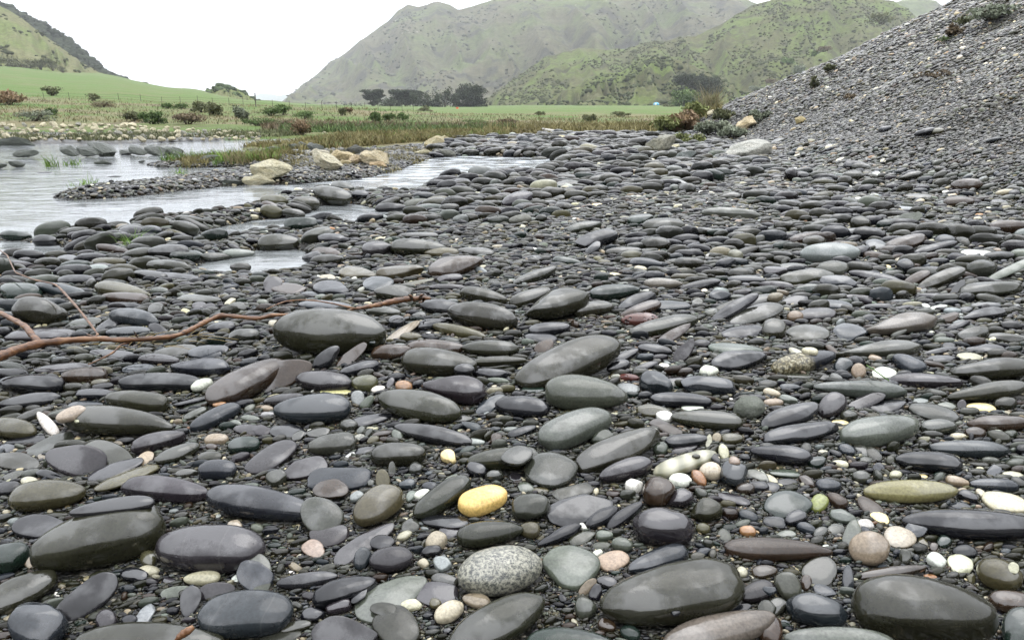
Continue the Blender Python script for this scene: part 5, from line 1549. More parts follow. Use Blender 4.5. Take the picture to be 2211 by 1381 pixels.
hill('scrub_ridge', [(-260,-60),(-60,-22),(0,2),(40,22),(80,45),(130,72),(170,102),(200,130),(240,156),(270,172),(295,185),(318,193)],
     420, 560, [(-260,150),(0,150),(318,196)], M_H1b, 5, .03, 200, 60, rough=3.5)
hill('left_hillside', [(-260,-45),(-60,-12),(0,12),(40,36),(90,72),(140,108),(180,136),(220,160),(262,179),(300,190)],
     330, 430, [(-260,148),(0,148),(100,152),(200,172),(300,192)], M_H1, 3, .03, 200, 70, rough=1.2)
hill('rocky_knoll', [(400,207),(425,200),(445,196),(462,189),(480,187),(500,188),(515,193),(535,203),(560,218),(575,226)], 300, 330, [(400,212),(575,228)], M_H1, 1.2, .08, 90, 24, rough=2.4)
hill('low_knoll', [(370,206),(392,199),(412,194),(428,196),(450,205)], 305, 325, 208, M_H1, .6, .08, 40, 14, rough=2)

def leaf_material(name, c1, c2, sc=1.0):
    m, t, b = newmat(name); L = t.links
    geo = t.nodes.new('ShaderNodeNewGeometry')
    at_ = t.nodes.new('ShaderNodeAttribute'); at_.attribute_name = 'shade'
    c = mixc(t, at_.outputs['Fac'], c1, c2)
    c = mixc(t, 1.0, c, ramp(t, noise(t, geo.outputs['Position'], 2.2 * sc, 3, .6), [(.3, .7), (.7, 1.35)]), 'MULTIPLY')
    L.new(c, b.inputs['Base Color']); b.inputs['Roughness'].default_value = .7; b.inputs['Specular IOR Level'].default_value = .25
    return m
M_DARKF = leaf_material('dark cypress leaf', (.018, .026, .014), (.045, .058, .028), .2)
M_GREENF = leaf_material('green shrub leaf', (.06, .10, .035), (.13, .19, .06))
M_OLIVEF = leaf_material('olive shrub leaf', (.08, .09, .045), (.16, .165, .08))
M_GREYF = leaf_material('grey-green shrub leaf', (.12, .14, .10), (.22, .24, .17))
M_RUST = leaf_material('rusty shrub twig', (.15, .10, .06), (.27, .19, .11))
M_BROWN = leaf_material('dead brown shrub', (.09, .07, .045), (.17, .13, .08))
M_DRY = leaf_material('dry grass blade', (.16, .135, .07), (.26, .225, .12))
M_YGR = leaf_material('yellow-green grass', (.12, .105, .042), (.23, .20, .085))
M_GR = leaf_material('fresh grass blade', (.06, .12, .02), (.17, .27, .05))
M_YG2 = leaf_material('yellow-green shrub leaf', (.12, .14, .05), (.22, .24, .09))
M_TWIG = leaf_material('reddish twig', (.19, .13, .08), (.30, .22, .13))
M_BARK, t_, b_ = newmat('bark'); b_.inputs['Base Color'].default_value = (.06, .045, .03, 1); b_.inputs['Roughness'].default_value = .9

# scrub clumps on the hills
m_scrub, t_, b_ = newmat('hill scrub')
a_ = t_.nodes.new('ShaderNodeAttribute'); a_.attribute_type = 'INSTANCER'; a_.attribute_name = 'tint'
t_.links.new(a_.outputs['Color'], b_.inputs['Base Color']); b_.inputs['Roughness'].default_value = .95; b_.inputs['Specular IOR Level'].default_value = .1
def scrub_on(hn, n, size, thr, colr, name, fs=6.0, tmin=0, tmax=.99, pxr=None):
    X, Y, Z, PX, T = HILLS[hn]
    nc, nr = X.shape
    i = prng.random(n) * (nc - 1.01); j = (tmin + (tmax - tmin) * prng.random(n)) * (nr - 4.01)
    ii = i.astype(int); jj = j.astype(int); fi = i - ii; fj = j - jj
    def s(A): return (A[ii, jj] * (1 - fi) + A[ii + 1, jj] * fi) * (1 - fj) + (A[ii, jj + 1] * (1 - fi) + A[ii + 1, jj + 1] * fi) * fj
    x, y, z, p, t = s(X), s(Y), s(Z), s(PX), s(T)
    keep = (fbm(p * .02 * fs / 6, t * fs, 4) + .25 * (prng.random(n) - .5)) > thr
    if pxr: keep &= (p > pxr[0]) & (p < pxr[1])
    x, y, z = x[keep], y[keep], z[keep]; k = len(x)
    sz = size * np.exp(prng.normal(0, .35, k))
    D = np.stack([x, y, z + sz * .15, prng.random(k) * 6.28, prng.normal(0, .15, k), prng.normal(0, .15, k), sz, sz * prng.uniform(.7, 1, k), sz * prng.uniform(.45, .8, k)], 1)
    c = np.array(colr) * np.exp(prng.normal(0, .3, (k, 1)))
    scatter_object(name, D, c, sub=2, amp=.7, mat=m_scrub, nvar=4)
scrub_on('mountain', 6000, 1.5, .08, (.070, .073, .050), 'mountain_scrub')
scrub_on('green_hill', 12000, .75, .02, (.062, .070, .034), 'hillside_scrub')
scrub_on('hill_spur', 2600, .8, .0, (.05, .06, .028), 'spur_scrub')
scrub_on('scrub_ridge', 10000, 1.4, -.2, (.03, .038, .022), 'ridge_scrub')
scrub_on('left_hillside', 900, .9, .10, (.05, .058, .028), 'hillside_bushes')
scrub_on('rocky_knoll', 160, .9, .0, (.05, .07, .03), 'knoll_scrub', tmin=.5)

# ================================================================ FOLIAGE BUILDERS
def leaves_mesh(name, C, size, mat, flat=.0, sh=None):
    """one small bent leaf clump (two triangles) per centre"""
    n = len(C); q = np.random.default_rng(len(name) * 31 + n)
    u = q.normal(size=(n, 3)); u[:, 2] *= (1 - flat); u /= np.linalg.norm(u, axis=1)[:, None]
    v = np.cross(u, q.normal(size=(n, 3))); v /= np.linalg.norm(v, axis=1)[:, None]
    s = (size * np.exp(q.normal(0, .3, n)))[:, None]
    V = np.stack([C - u * s, C + v * s * .55, C + u * s, C - v * s * .55 + np.cross(u, v) * s * .3], 1).reshape(-1, 3)
    k = np.arange(n) * 4
    Fc = np.concatenate([np.stack([k, k + 1, k + 2], 1), np.stack([k, k + 2, k + 3], 1)])
    me = mesh_from(name, V, Fc, smooth=False)
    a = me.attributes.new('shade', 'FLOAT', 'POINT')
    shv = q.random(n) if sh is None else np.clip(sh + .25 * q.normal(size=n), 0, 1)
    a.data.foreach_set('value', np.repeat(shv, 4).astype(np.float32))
    me.materials.append(mat)
    return me
def tube(path, rad, seg=8, jit=0.0, q=None, cap=True):
    path = np.asarray(path, float); n = len(path)
    rad = np.asarray(rad, float) * np.ones(n)
    T = np.gradient(path, axis=0); T /= np.linalg.norm(T, axis=1)[:, None] + 1e-12
    up = np.array([0, 0, 1.0]); V = []
    for i in range(n):
        a = np.cross(T[i], up)
        if np.linalg.norm(a) < .1: a = np.cross(T[i], [1, 0, 0])
        a /= np.linalg.norm(a); b = np.cross(a, T[i])
        for k in range(seg):
            w = 2 * math.pi * k / seg
            rr = rad[i] * (1 + (jit * q.normal() if q is not None else 0))
            V.append(path[i] + rr * (a * math.cos(w) + b * math.sin(w)))
    Fc = []
    for i in range(n - 1):
        for k in range(seg):
            Fc.append((i * seg + k, i * seg + (k + 1) % seg, (i + 1) * seg + (k + 1) % seg, (i + 1) * seg + k))
    return np.array(V), np.array(Fc)
def join(parts):
    V = []; Fc = []; o = 0
    for v, f in parts:
        V.append(v); Fc.append(np.asarray(f) + o); o += len(v)
    return np.concatenate(V), np.concatenate(Fc)
def smooth_path(P, n):
    P = np.asarray(P, float); d = np.r_[0, np.cumsum(np.linalg.norm(np.diff(P, axis=0), axis=1))]
    s = np.linspace(0, d[-1], n)
    Q = np.stack([np.interp(s, d, P[:, k]) for k in range(P.shape[1])], 1)
    for _ in range(2):
        Q[1:-1] = .25 * Q[:-2] + .5 * Q[1:-1] + .25 * Q[2:]
    return Q

# ================================================================ TREES
def cypress(px, base_py, w_px, h_px, Y, label, seed, lean=0.2, solid=False, group=None):
    q = np.random.default_rng(seed)
    p = at(px, base_py, Y); sc = Y / F
    W = w_px * sc; Hh = h_px * sc
    root = bpy.data.objects.new('cypress_tree', None); COL.objects.link(root); root.location = tuple(p)
    tag(root, label, 'tree', group)
    parts = [tube(smooth_path([(0, 0, -1), (lean * W * .1, 0, Hh * .35), (lean * W * .3, 0, Hh * .8)], 8), np.linspace(W * .05, W * .012, 8), 7)]
    lumps = []
    nl = 44
    for k in range(nl):
        t = q.random() ** .8
        zz = (.12 if solid else .45) + ((.84 if solid else .52)) * t
        spread = (.50 * (1 - .25 * abs(zz - .55))) if solid else (.52 * (.35 + .65 * (zz - .4) / .6))
        x = (q.random() * 2 - 1) * W * spread + lean * W * (zz - .5); y = q.normal() * W * .16
        lumps.append((x, y, zz * Hh - Hh * .04, W * q.uniform(.10, .19)))
        if k < 9:
            parts.append(tube(smooth_path([(lean * W * .15, 0, Hh * (.15 + .4 * q.random())), (x * .6, y * .6, zz * Hh * .85), (x, y, zz * Hh)], 6), np.linspace(W * .02, W * .005, 6), 5))
    V, Fc = join(parts)
    link('trunk', mesh_from('trunk', V, Fc), M_BARK, root)
    C = []; sh = []
    for (x, y, z, r) in lumps:
        n = 150; d = q.normal(size=(n, 3)); d /= np.linalg.norm(d, axis=1)[:, None]
        rr = r * q.random(n)[:, None] ** .4
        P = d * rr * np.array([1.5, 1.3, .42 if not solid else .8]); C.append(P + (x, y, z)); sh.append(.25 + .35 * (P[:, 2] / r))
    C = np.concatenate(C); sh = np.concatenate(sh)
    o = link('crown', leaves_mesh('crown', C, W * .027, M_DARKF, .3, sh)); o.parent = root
cypress(806, 246, 44, 50, 300, 'small wind-shaped cypress, left one of the dark trees before the mountain', 1, .15)
cypress(874, 248, 62, 52, 300, 'flat-topped cypress leaning right, between the small one and the dark scrub', 2, .25)
cypress(1016, 252, 62, 66, 290, 'tallest dark dense cypress with a ragged flat top, foot of the mountain', 3, .12, True)
cypress(1487, 212, 62, 46, 330, 'dark dense tree, left one of a pair below the green hillside', 4, .0, True)
cypress(1530, 214, 50, 42, 332, 'dark dense tree, right one of a pair below the green hillside', 5, .0, True)

def bush(px, base_py, w_px, h_px, label, mat, Y=None, name='shrub', seed=0, dens=260, leaf=.05, stem=True, cat='shrub', group=None, grassy=False):
    q = np.random.default_rng(seed * 7 + int(px))
    if Y is None:
        p = hit(px, base_py, 0)
    else:
        p = at(px, base_py, Y)
    sc = np.linalg.norm(p - C0) / F
    W = w_px * sc; Hh = h_px * sc
    root = bpy.data.objects.new(name, None); COL.objects.link(root); root.location = tuple(p)
    W *= 1.25; Hh *= 1.25
    tag(root, label, cat, group)
    ns = 6; parts = []
    lumps = []
    for k in range(12):
        a = q.random() * 6.28; r = math.sqrt(q.random()) * .36
        lumps.append((math.cos(a) * r * W, math.sin(a) * r * W * .8, Hh * q.uniform(.22, .72), q.uniform(.14, .26)))
    for (x, y, z, r) in lumps[:ns]:
        parts.append(tube([(x * .2, y * .2, -.03 * Hh), (x * .6, y * .6, z * .6), (x, y, z)], [W * .02, W * .014, W * .006], 5))
    V, Fc = join(parts)
    link('stem', mesh_from('stem', V, Fc), M_BARK, root)
    C = []; sh = []
    for (x, y, z, r) in lumps:
        n = dens // 10; d = q.normal(size=(n, 3)); d /= np.linalg.norm(d, axis=1)[:, None]
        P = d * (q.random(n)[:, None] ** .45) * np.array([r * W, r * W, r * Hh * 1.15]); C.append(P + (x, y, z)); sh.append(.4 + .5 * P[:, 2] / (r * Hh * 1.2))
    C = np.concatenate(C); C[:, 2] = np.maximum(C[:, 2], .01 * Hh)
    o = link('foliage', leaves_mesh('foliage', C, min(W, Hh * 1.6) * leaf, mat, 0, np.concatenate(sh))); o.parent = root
BU = [
 (648,292,36,30,'rusty red-brown rounded bush at the water edge on the far bank',M_RUST,None,500,.045),
 (20,226,44,22,'reddish-brown bush on the dry meadow at the left edge',M_RUST,None,400,.05),
 (111,207,32,14,'dark bush where dry grass meets the green field, nearest the left hill',M_OLIVEF,None,260,.06),
 (200,218,26,12,'small dark bush right of the first dark one at the field edge',M_OLIVEF,None,240,.06),
 (112,249,18,12,'bright green little bush above the pale bank rocks',M_GREENF,None,240,.07),
 (222,232,40,10,'low brown shrub patch in the dry meadow',M_BROWN,None,300,.05),
 (70,262,60,16,'grey-green low shrub above the pale rocks, left end of the bank',M_GREYF,None,400,.05),
 (330,268,44,22,'leafy green shrub on the far bank, brightest of its row',M_GREENF,None,420,.05),
 (290,262,30,16,'olive shrub left of the brightest leafy shrub',M_OLIVEF,None,300,.06),
 (362,234,22,9,'small green bush by the fence below the field, left of two',M_GREENF,None,240,.07),
 (390,235,24,9,'small green bush by the fence below the field, right of two',M_GREENF,None,240,.07),
 (438,243,42,18,'dull olive bush under the fence line',M_OLIVEF,None,340,.055),
 (468,250,30,22,'taller olive bush right of the dull one under the fence',M_OLIVEF,None,320,.055),
 (524,262,32,26,'upright green-grey bush on the bank left of the tall fence post',M_GREYF,None,340,.055),
 (405,268,60,20,'broad grey-brown shrub low on the far bank',M_BROWN,None,420,.05),
 (585,250,44,17,'green bush below the tallest fence post',M_GREENF,None,340,.05),
 (612,248,28,18,'dark green bush right of the one below the tallest fence post',M_GREENF,None,300,.05),
 (655,258,40,14,'spreading green bush at the brow of the yellow grass',M_GREENF,None,340,.05),
 (560,272,70,14,'low tangled green shrub above the water',M_GREENF,None,420,.05),
 (738,250,16,14,'round dark bush on the yellow grass, left of the rusty twin',M_OLIVEF,None,240,.07),
 (752,243,18,10,'small rusty bush beside the round dark one on the yellow grass',M_RUST,None,220,.07),
 (808,266,28,20,'green-grey bush on the slope below the yellow grass',M_GREENF,None,320,.055),
 (840,262,26,14,'flat green bush next to the green-grey one below the yellow grass',M_GREENF,None,300,.055),
 (868,260,24,14,'dark leafy bush, third of the row below the yellow grass',M_GREENF,None,300,.055),
 (912,250,30,18,'olive bush on the brow before the dark trees',M_OLIVEF,120,300,.055),
 (932,254,9,14,'small brown stumpy bush on the brow beside the rusty ground',M_BROWN,90,200,.08),
 (1165,249,22,7,'small dark bush alone on the green flat',M_OLIVEF,None,200,.08),
 (1272,264,30,14,'dark bush on the green flat, before the hill spur',M_OLIVEF,None,240,.07),
 (1342,252,34,10,'low dark shrub beside a track on the green flat',M_OLIVEF,None,240,.07),
 (1282,276,14,6,'little round bush in the tan grass of the flat',M_OLIVEF,None,200,.08),
 (1470,236,56,34,'mid green bushy tree in front of the dark pair',M_GREENF,240,500,.04),
 (1444,243,20,16,'dark round bush left of the mid green bushy tree',M_OLIVEF,230,260,.06),
 (1030,272,60,12,'bright green low shrub at the end of the yellow brow',M_GREENF,None,360,.05),
 (1095,272,40,14,'reddish grey bush right of the bright green low shrub',M_BROWN,None,300,.06),
]
for k, (px, py, w, h, lab, mt, Y, dn, lf) in enumerate(BU):
    bush(px, py, w, h, lab, mt, Y, seed=k, dens=dn * 3, leaf=lf * .8)
# scrub thicket between the cypresses: individuals side by side
for k, (px, w, h, s) in enumerate([(905,34,26,'leftmost'),(930,36,30,'second'),(955,34,32,'third'),(976,28,26,'rightmost')]):
    bush(px, 248, w * 1.2, h * 1.5, 'dark thicket bush between the flat-topped and the tallest cypress, %s of four' % s, M_DARKF, 285, seed=60 + k, dens=900, leaf=.03, group='dark thicket between the cypresses')
for k, (px, w, h, s) in enumerate([(765,40,16,'leftmost'),(835,34,20,'middle'),(853,30,18,'rightmost')]):
    bush(px, 248, w * 1.2, h * 1.5, 'low dark scrub bush beneath the smaller cypresses, %s of three' % s, M_DARKF, 290, seed=70 + k, dens=700, leaf=.03, group='scrub beneath the smaller cypresses')
for k, (px, py, w, h) in enumerate([(8,150,40,22),(38,150,34,16),(62,148,30,14),(88,150,30,16),(116,152,26,18),(136,158,20,10)]):
    bush(px, py, w, h, 'dark scrub bush in the row along the foot of the left hill, number by number from the frame edge: %s' % ('first', 'second', 'third', 'fourth', 'fifth', 'sixth')[k] if False else
         ('dark scrub bush at the foot of the left hill, %s from the frame edge' % ('first', 'second', 'third', 'fourth', 'fifth', 'sixth')[k]), M_OLIVEF, 325, seed=80 + k, dens=500, leaf=.04, group='scrub along the foot of the left hill')
SL = [
 (1757,192,18,22,'olive tuft plant growing half way up the gravel slope',M_OLIVEF),
 (1701,140,22,12,'bright green plant on the crest of the gravel slope, left of a smaller one',M_GREENF),
 (1757,122,14,10,'smaller bright green plant on the gravel slope crest',M_GREENF),
 (1722,160,26,14,'dull grey plant just under the slope crest',M_GREYF),
 (1790,156,22,14,'thin dark plant leaning on the gravel slope',M_OLIVEF),
 (1668,182,26,9,'dark weed lying on the lower gravel slope',M_BROWN),
 (1632,198,30,10,'grey weed near the lower left of the gravel slope',M_GREYF),
 (1780,112,28,9,'brown weed under the crest of the gravel slope',M_BROWN),
 (1905,52,48,16,'dark green shrub on the skyline of the gravel slope',M_OLIVEF),
 (2062,78,28,20,'dark brown dead clump high on the gravel slope',M_BROWN),
 (2085,54,36,12,'olive weed above the dark brown clump',M_OLIVEF),
 (2150,42,80,22,'grey-green spreading shrub at the top right of the gravel slope',M_GREYF),
 (2040,90,34,8,'pale green weed streak below the dark brown clump',M_GREENF),
 (1838,213,24,9,'dark weed clump low in the middle of the gravel slope',M_BROWN),
 (2030,168,80,12,'dark weed drift on the gravel slope at the right',M_BROWN),
]
for k, (px, py, w, h, lab, mt) in enumerate(SL):
    bush(px, py, w, h, lab, mt, None, name='slope_plant', seed=100 + k, dens=420, leaf=.07, cat='plant')
FT = [
 (1445,290,60,30,'yellow-green leafy shrub at the foot of the gravel slope, left end',M_YG2),
 (1475,285,60,36,'reddish-brown twiggy shrub among green ones at the slope foot',M_TWIG),
 (1500,262,50,34,'tall yellow-green shrub at the slope foot behind the reddish-brown one',M_YG2),
 (1535,296,60,28,'grey-green creeping shrub below the pale blue cobble',M_GREYF),
 (1580,300,56,24,'low grey-green shrub right of the creeping one, near the white slab',M_GREYF),
 (1490,314,60,22,'olive shrub in front of the domed pale cobble',M_YG2),
 (1560,262,44,22,'dark green shrub against the gravel at the slope foot',M_OLIVEF),
 (1640,262,36,20,'grey-green plant on the slope foot beside the tan rock',M_GREYF),
]
for k, (px, py, w, h, lab, mt) in enumerate(FT):
    bush(px, py, w, h, lab, mt, None, name='shrub', seed=130 + k, dens=1500, leaf=.045)

# ================================================================ GRASS
def blades(P, hgt, wid, mat, name, label=None, cat=None, kind='stuff', lean=.35, seed=0):
    q = np.random.default_rng(seed + 5); n = len(P)
    hgt = hgt * np.exp(q.normal(0, .3, n)); a = q.random(n) * 6.28
    dx = np.stack([np.cos(a), np.sin(a), np.zeros(n)], 1)
    l = np.stack([q.normal(0, lean, n), q.normal(0, lean, n), np.ones(n)], 1)
    w = (wid * np.ones(n))[:, None]
    mid = P + l * (hgt * .55)[:, None]
    tip = P + l * hgt[:, None] * np.array([1.6, 1.6, 1]) 
    V = np.stack([P - dx * w, P + dx * w, mid + dx * w * .7, mid - dx * w * .7, tip], 1).reshape(-1, 3)
    k = np.arange(n) * 5
    Fc = np.concatenate([np.stack([k, k + 1, k + 2], 1), np.stack([k, k + 2, k + 3], 1), np.stack([k + 3, k + 2, k + 4], 1)])
    me = mesh_from(name, V, Fc, smooth=False)
    at_ = me.attributes.new('shade', 'FLOAT', 'POINT'); at_.data.foreach_set('value', np.repeat(q.random(n), 5).astype(np.float32))
    o = link(name, me, mat); tag(o, label, cat, None, kind)
    return o
def in_poly(poly, x, y):
    ins = np.zeros(x.shape, bool); n = len(poly)
    for i in range(n):
        ax, ay = poly[i]; bx, by = poly[(i + 1) % n]
        ins ^= ((ay > y) != (by > y)) & (x < (bx - ax) * (y - ay) / (by - ay + 1e-12) + ax)
    return ins
def poly_pts(poly, n, seed=0, clump=.0):
    q = np.random.default_rng(seed + 77); P = np.array([plane_pt(x, y, -.02)[:2] for x, y in poly])
    lo, hi = P.min(0), P.max(0); out = []
    tot = 0
    while tot < n:
        x = lo[0] + q.random(n * 3) * (hi[0] - lo[0]); y = lo[1] + q.random(n * 3) * (hi[1] - lo[1])
        k = in_poly(P, x, y)
        if clump: k &= (vnoise(x * 2.2 + seed, y * 1.4) > clump)
        x, y = x[k], y[k]; out.append(np.stack([x, y, zg(x, y) - .005], 1)); tot += len(x)
        if len(out) > 60: break
    return np.concatenate(out)[:n]
G_ISLET = [(310,352),(430,343),(520,336),(560,342),(600,338),(660,342),(600,358),(520,360),(400,362)]
G_BAND = [(510,317),(600,311),(660,303),(760,297),(900,291),(1080,284),(1090,300),(1000,308),(900,314),(800,314),(720,320),(640,332),(600,326)]
G_STRIP = [(1080,284),(1250,276),(1410,268),(1420,291),(1300,293),(1100,300)]
G_BANK = [(-60,300),(560,288),(700,284),(700,296),(560,300),(250,309),(-60,310)]
G_GAP = [(640,338),(700,332),(860,325),(1010,312),(1000,322),(850,375),(700,372),(600,372),(560,360)]
blades(poly_pts(G_ISLET, 5000, 1, .35), .075, .006, M_YGR, 'islet_grass')
blades(poly_pts(G_ISLET, 2600, 2, .45), .10, .005, M_GR, 'green_islet_grass')
blades(poly_pts(G_BAND, 17000, 3, .30), .085, .010, M_YGR, 'yellow_grass')
blades(poly_pts(G_BAND, 4000, 4, .55), .085, .009, M_GR, 'green_band_grass')
G_TURF = [(640,330),(800,320),(900,312),(1010,304),(1100,298),(1100,288),(900,292),(700,300),(620,318)]
blades(poly_pts(G_TURF, 16000, 21, .22), .10, .010, M_YGR, 'turf_before_reeds')
blades(poly_pts(G_TURF, 5000, 22, .45), .08, .009, M_GREENF, 'green_turf')
blades(poly_pts(G_STRIP, 9000, 5, .35), .085, .012, M_YGR, 'marsh_grass')
blades(poly_pts(G_STRIP, 2500, 6, .5), .085, .010, M_BROWN, 'rusty_marsh_grass')
blades(poly_pts(G_BANK, 5000, 7, .45), .09, .010, M_OLIVEF, 'waterside_grass')
blades(poly_pts(G_GAP, 5000, 8, .5), .05, .006, M_YGR, 'turf_between_boulders')
# meadow of the far bank, thinning with distance
def ring(n, y0, y1, a0, a1, seed, f=None):
    q = np.random.default_rng(seed)
    Y = np.exp(np.log(y0) + q.random(n) * (math.log(y1) - math.log(y0))); px = a0 + q.random(n) * (a1 - a0)
    X = (px - 1105.5) / F * Y / 1.045
    if f is not None:
        k = f(X, Y, px); X, Y = X[k], Y[k]
    P = np.stack([X, Y, zg(X, Y) - .01], 1)
    return P
rk = lambda X, Y, px: ((px > 590 + 40 * vnoise(Y, Y * 0)) | (Y > 27.5)) & (px > -300)
cl = lambda X, Y, px: rk(X, Y, px) & (vnoise(X * .5, Y * .5) > .45) & (bank_z(X, Y) < .2)
cl2 = lambda X, Y, px: rk(X, Y, px) & (vnoise(X * .5, Y * .5) <= .5) & (bank_z(X, Y) < .2)
blades(ring(18000, 22, 60, -250, 1500, 11, cl), .11, .020, M_DRY, 'dry_meadow_grass')
blades(ring(9000, 21, 50, -250, 1500, 12, cl2), .11, .018, M_OLIVEF, 'olive_meadow_grass')
blades(ring(8000, 21, 29, 560, 1120, 13), .13, .016, M_BROWN, 'reddish_rushes')
blades(ring(7000, 19.6, 24, 600, 1120, 14), .13, .016, M_GREENF, 'bankside_greens')
blades(ring(9000, 18.4, 26, 1050, 1560, 15), .14, .018, M_YGR, 'tan_flat_grass')
def tuft(px, py, n, h_px, spread_px, mat, label, name='grass_tuft', seed=0, lean=.35, cat='grass tuft'):
    p = hit(px, py, 0); sc = np.linalg.norm(p - C0) / F
    q = np.random.default_rng(seed + 900)
    P = p + np.stack([q.normal(0, spread_px * sc * .4, n), q.normal(0, spread_px * sc * .4, n), np.zeros(n)], 1)
    P[:, 2] = p[2] - .005
    blades(P, h_px * sc, max(.6 * sc, .0012), mat, name, label, cat, None, lean, seed)
tuft(293, 534, 90, 26, 26, M_GR, 'bright green grass tuft growing between shore cobbles', seed=1, lean=.5)
tuft(318, 540, 40, 14, 16, M_GR, 'small yellow-green grass tuft beside the bright one', seed=2, lean=.5)
tuft(1533, 240, 420, 32, 22, M_DRY, 'tall straw-coloured tussock on the skyline at the slope foot', 'tussock', seed=3, cat='tussock')
tuft(518, 352, 260, 20, 34, M_DRY, 'straw-brown tussock on the grassy islet', 'tussock', seed=4, cat='tussock')
tuft(112, 360, 60, 18, 16, M_GR, 'green reed clump standing in the stream near the left edge', 'reed_clump', seed=5, cat='reeds')
tuft(158, 356, 50, 10, 18, M_GR, 'low green reed clump right of the taller one in the stream', 'reed_clump', seed=6, cat='reeds')
tuft(985, 308, 300, 20, 30, M_YGR, 'golden tussock behind the split tan boulder', 'tussock', seed=7, cat='tussock')
tuft(390, 376, 30, 10, 14, M_GR, 'tiny green reeds on the gravel spit', 'reed_clump', seed=8, cat='reeds')
tuft(192, 400, 60, 12, 40, M_GR, 'sparse green weeds trailing off the gravel spit', 'reed_clump', seed=9, cat='reeds')

# ================================================================ ROCKS
def crag(seed, n=2.6, cuts=16, amp=.085):
    r = np.random.default_rng(seed); V, Fc = ico(5)
    D = V.copy()
    for k in range(cuts):
        nn = r.normal(size=3); nn /= np.linalg.norm(nn); dd = .60 + .28 * r.random()
        e = np.maximum(V @ nn - dd, 0); V = V - e[:, None] * nn[None] * .96
    for k in range(9):
        w = r.normal(size=3) * (1.6 * 1.5 ** k); ph = r.random() * 6.28
        V = V * (1 + amp * (.62 ** k) * np.sin(D @ w + ph))[:, None]
    V -= (V.max(0) + V.min(0)) / 2; V /= np.abs(V).max(0)
    return mesh_from('craggy_rock', V, Fc)
CRAG = [crag(200 + k) for k in range(6)]
def rock_material(name, c1, c2, c3, rough=.6):
    m, t, b = newmat(name); L = t.links; tc = t.nodes.new('ShaderNodeTexCoord'); v = tc.outputs['Object']
    oi = t.nodes.new('ShaderNodeObjectInfo')
    c = mixc(t, ramp(t, noise(t, v, 2.2, 5, .6), [(.4, 0), (.62, 1)]), c1, c2)
    c = mixc(t, ramp(t, noise(t, v, 5, 6, .7), [(.55, 0), (.64, 1)]), c, c3)
    c = mixc(t, 1.0, c, ramp(t, noise(t, v, 14, 4, .7), [(.3, .7), (.7, 1.25)]), 'MULTIPLY')
    c = mixc(t, 1.0, c, oi.outputs['Color'], 'MULTIPLY')
    L.new(c, b.inputs['Base Color']); b.inputs['Roughness'].default_value = rough
    bump(t, noise(t, v, 6, 7, .7), .8, .12, b)
    return m
M_TAN = rock_material('tan limestone', (.62, .58, .46), (.52, .46, .31), (.32, .29, .19))
M_SLATE = rock_material('wet slate', (.05, .06, .048), (.075, .085, .07), (.11, .12, .105), .28)
M_GREYR = rock_material('grey boulder', (.22, .22, .19), (.30, .29, .25), (.12, .12, .10), .45)
def rock(px, py, a_px, b_px, ang, label, mat, name='boulder', cat='boulder', thick=.62, seed=0, tint=(1, 1, 1), group=None, mesh=None, sink=.95):
    pos, R, S, vz = fit_stone(label if thick > .3 else label + ' slab', 'q', px, py, a_px, b_px, math.radians(ang), np.random.default_rng(seed + int(px)))
    pos = hit(px, py, vz * sink)
    S = S.copy(); S[2] = max(S[2], S[0] * thick * .6)
    o = link(name, mesh or CRAG[(seed + int(px)) % 6])
    if not o.data.materials: o.data.materials.append(M_TAN)
    o.material_slots[0].link = 'OBJECT'; o.material_slots[0].material = mat
    o.matrix_world = Matrix(np.block([[R * S[None], pos[:, None]], [np.zeros((1, 3)), np.ones((1, 1))]]).tolist())
    o.color = (tint[0], tint[1], tint[2], 1)
    tag(o, label, cat, group)
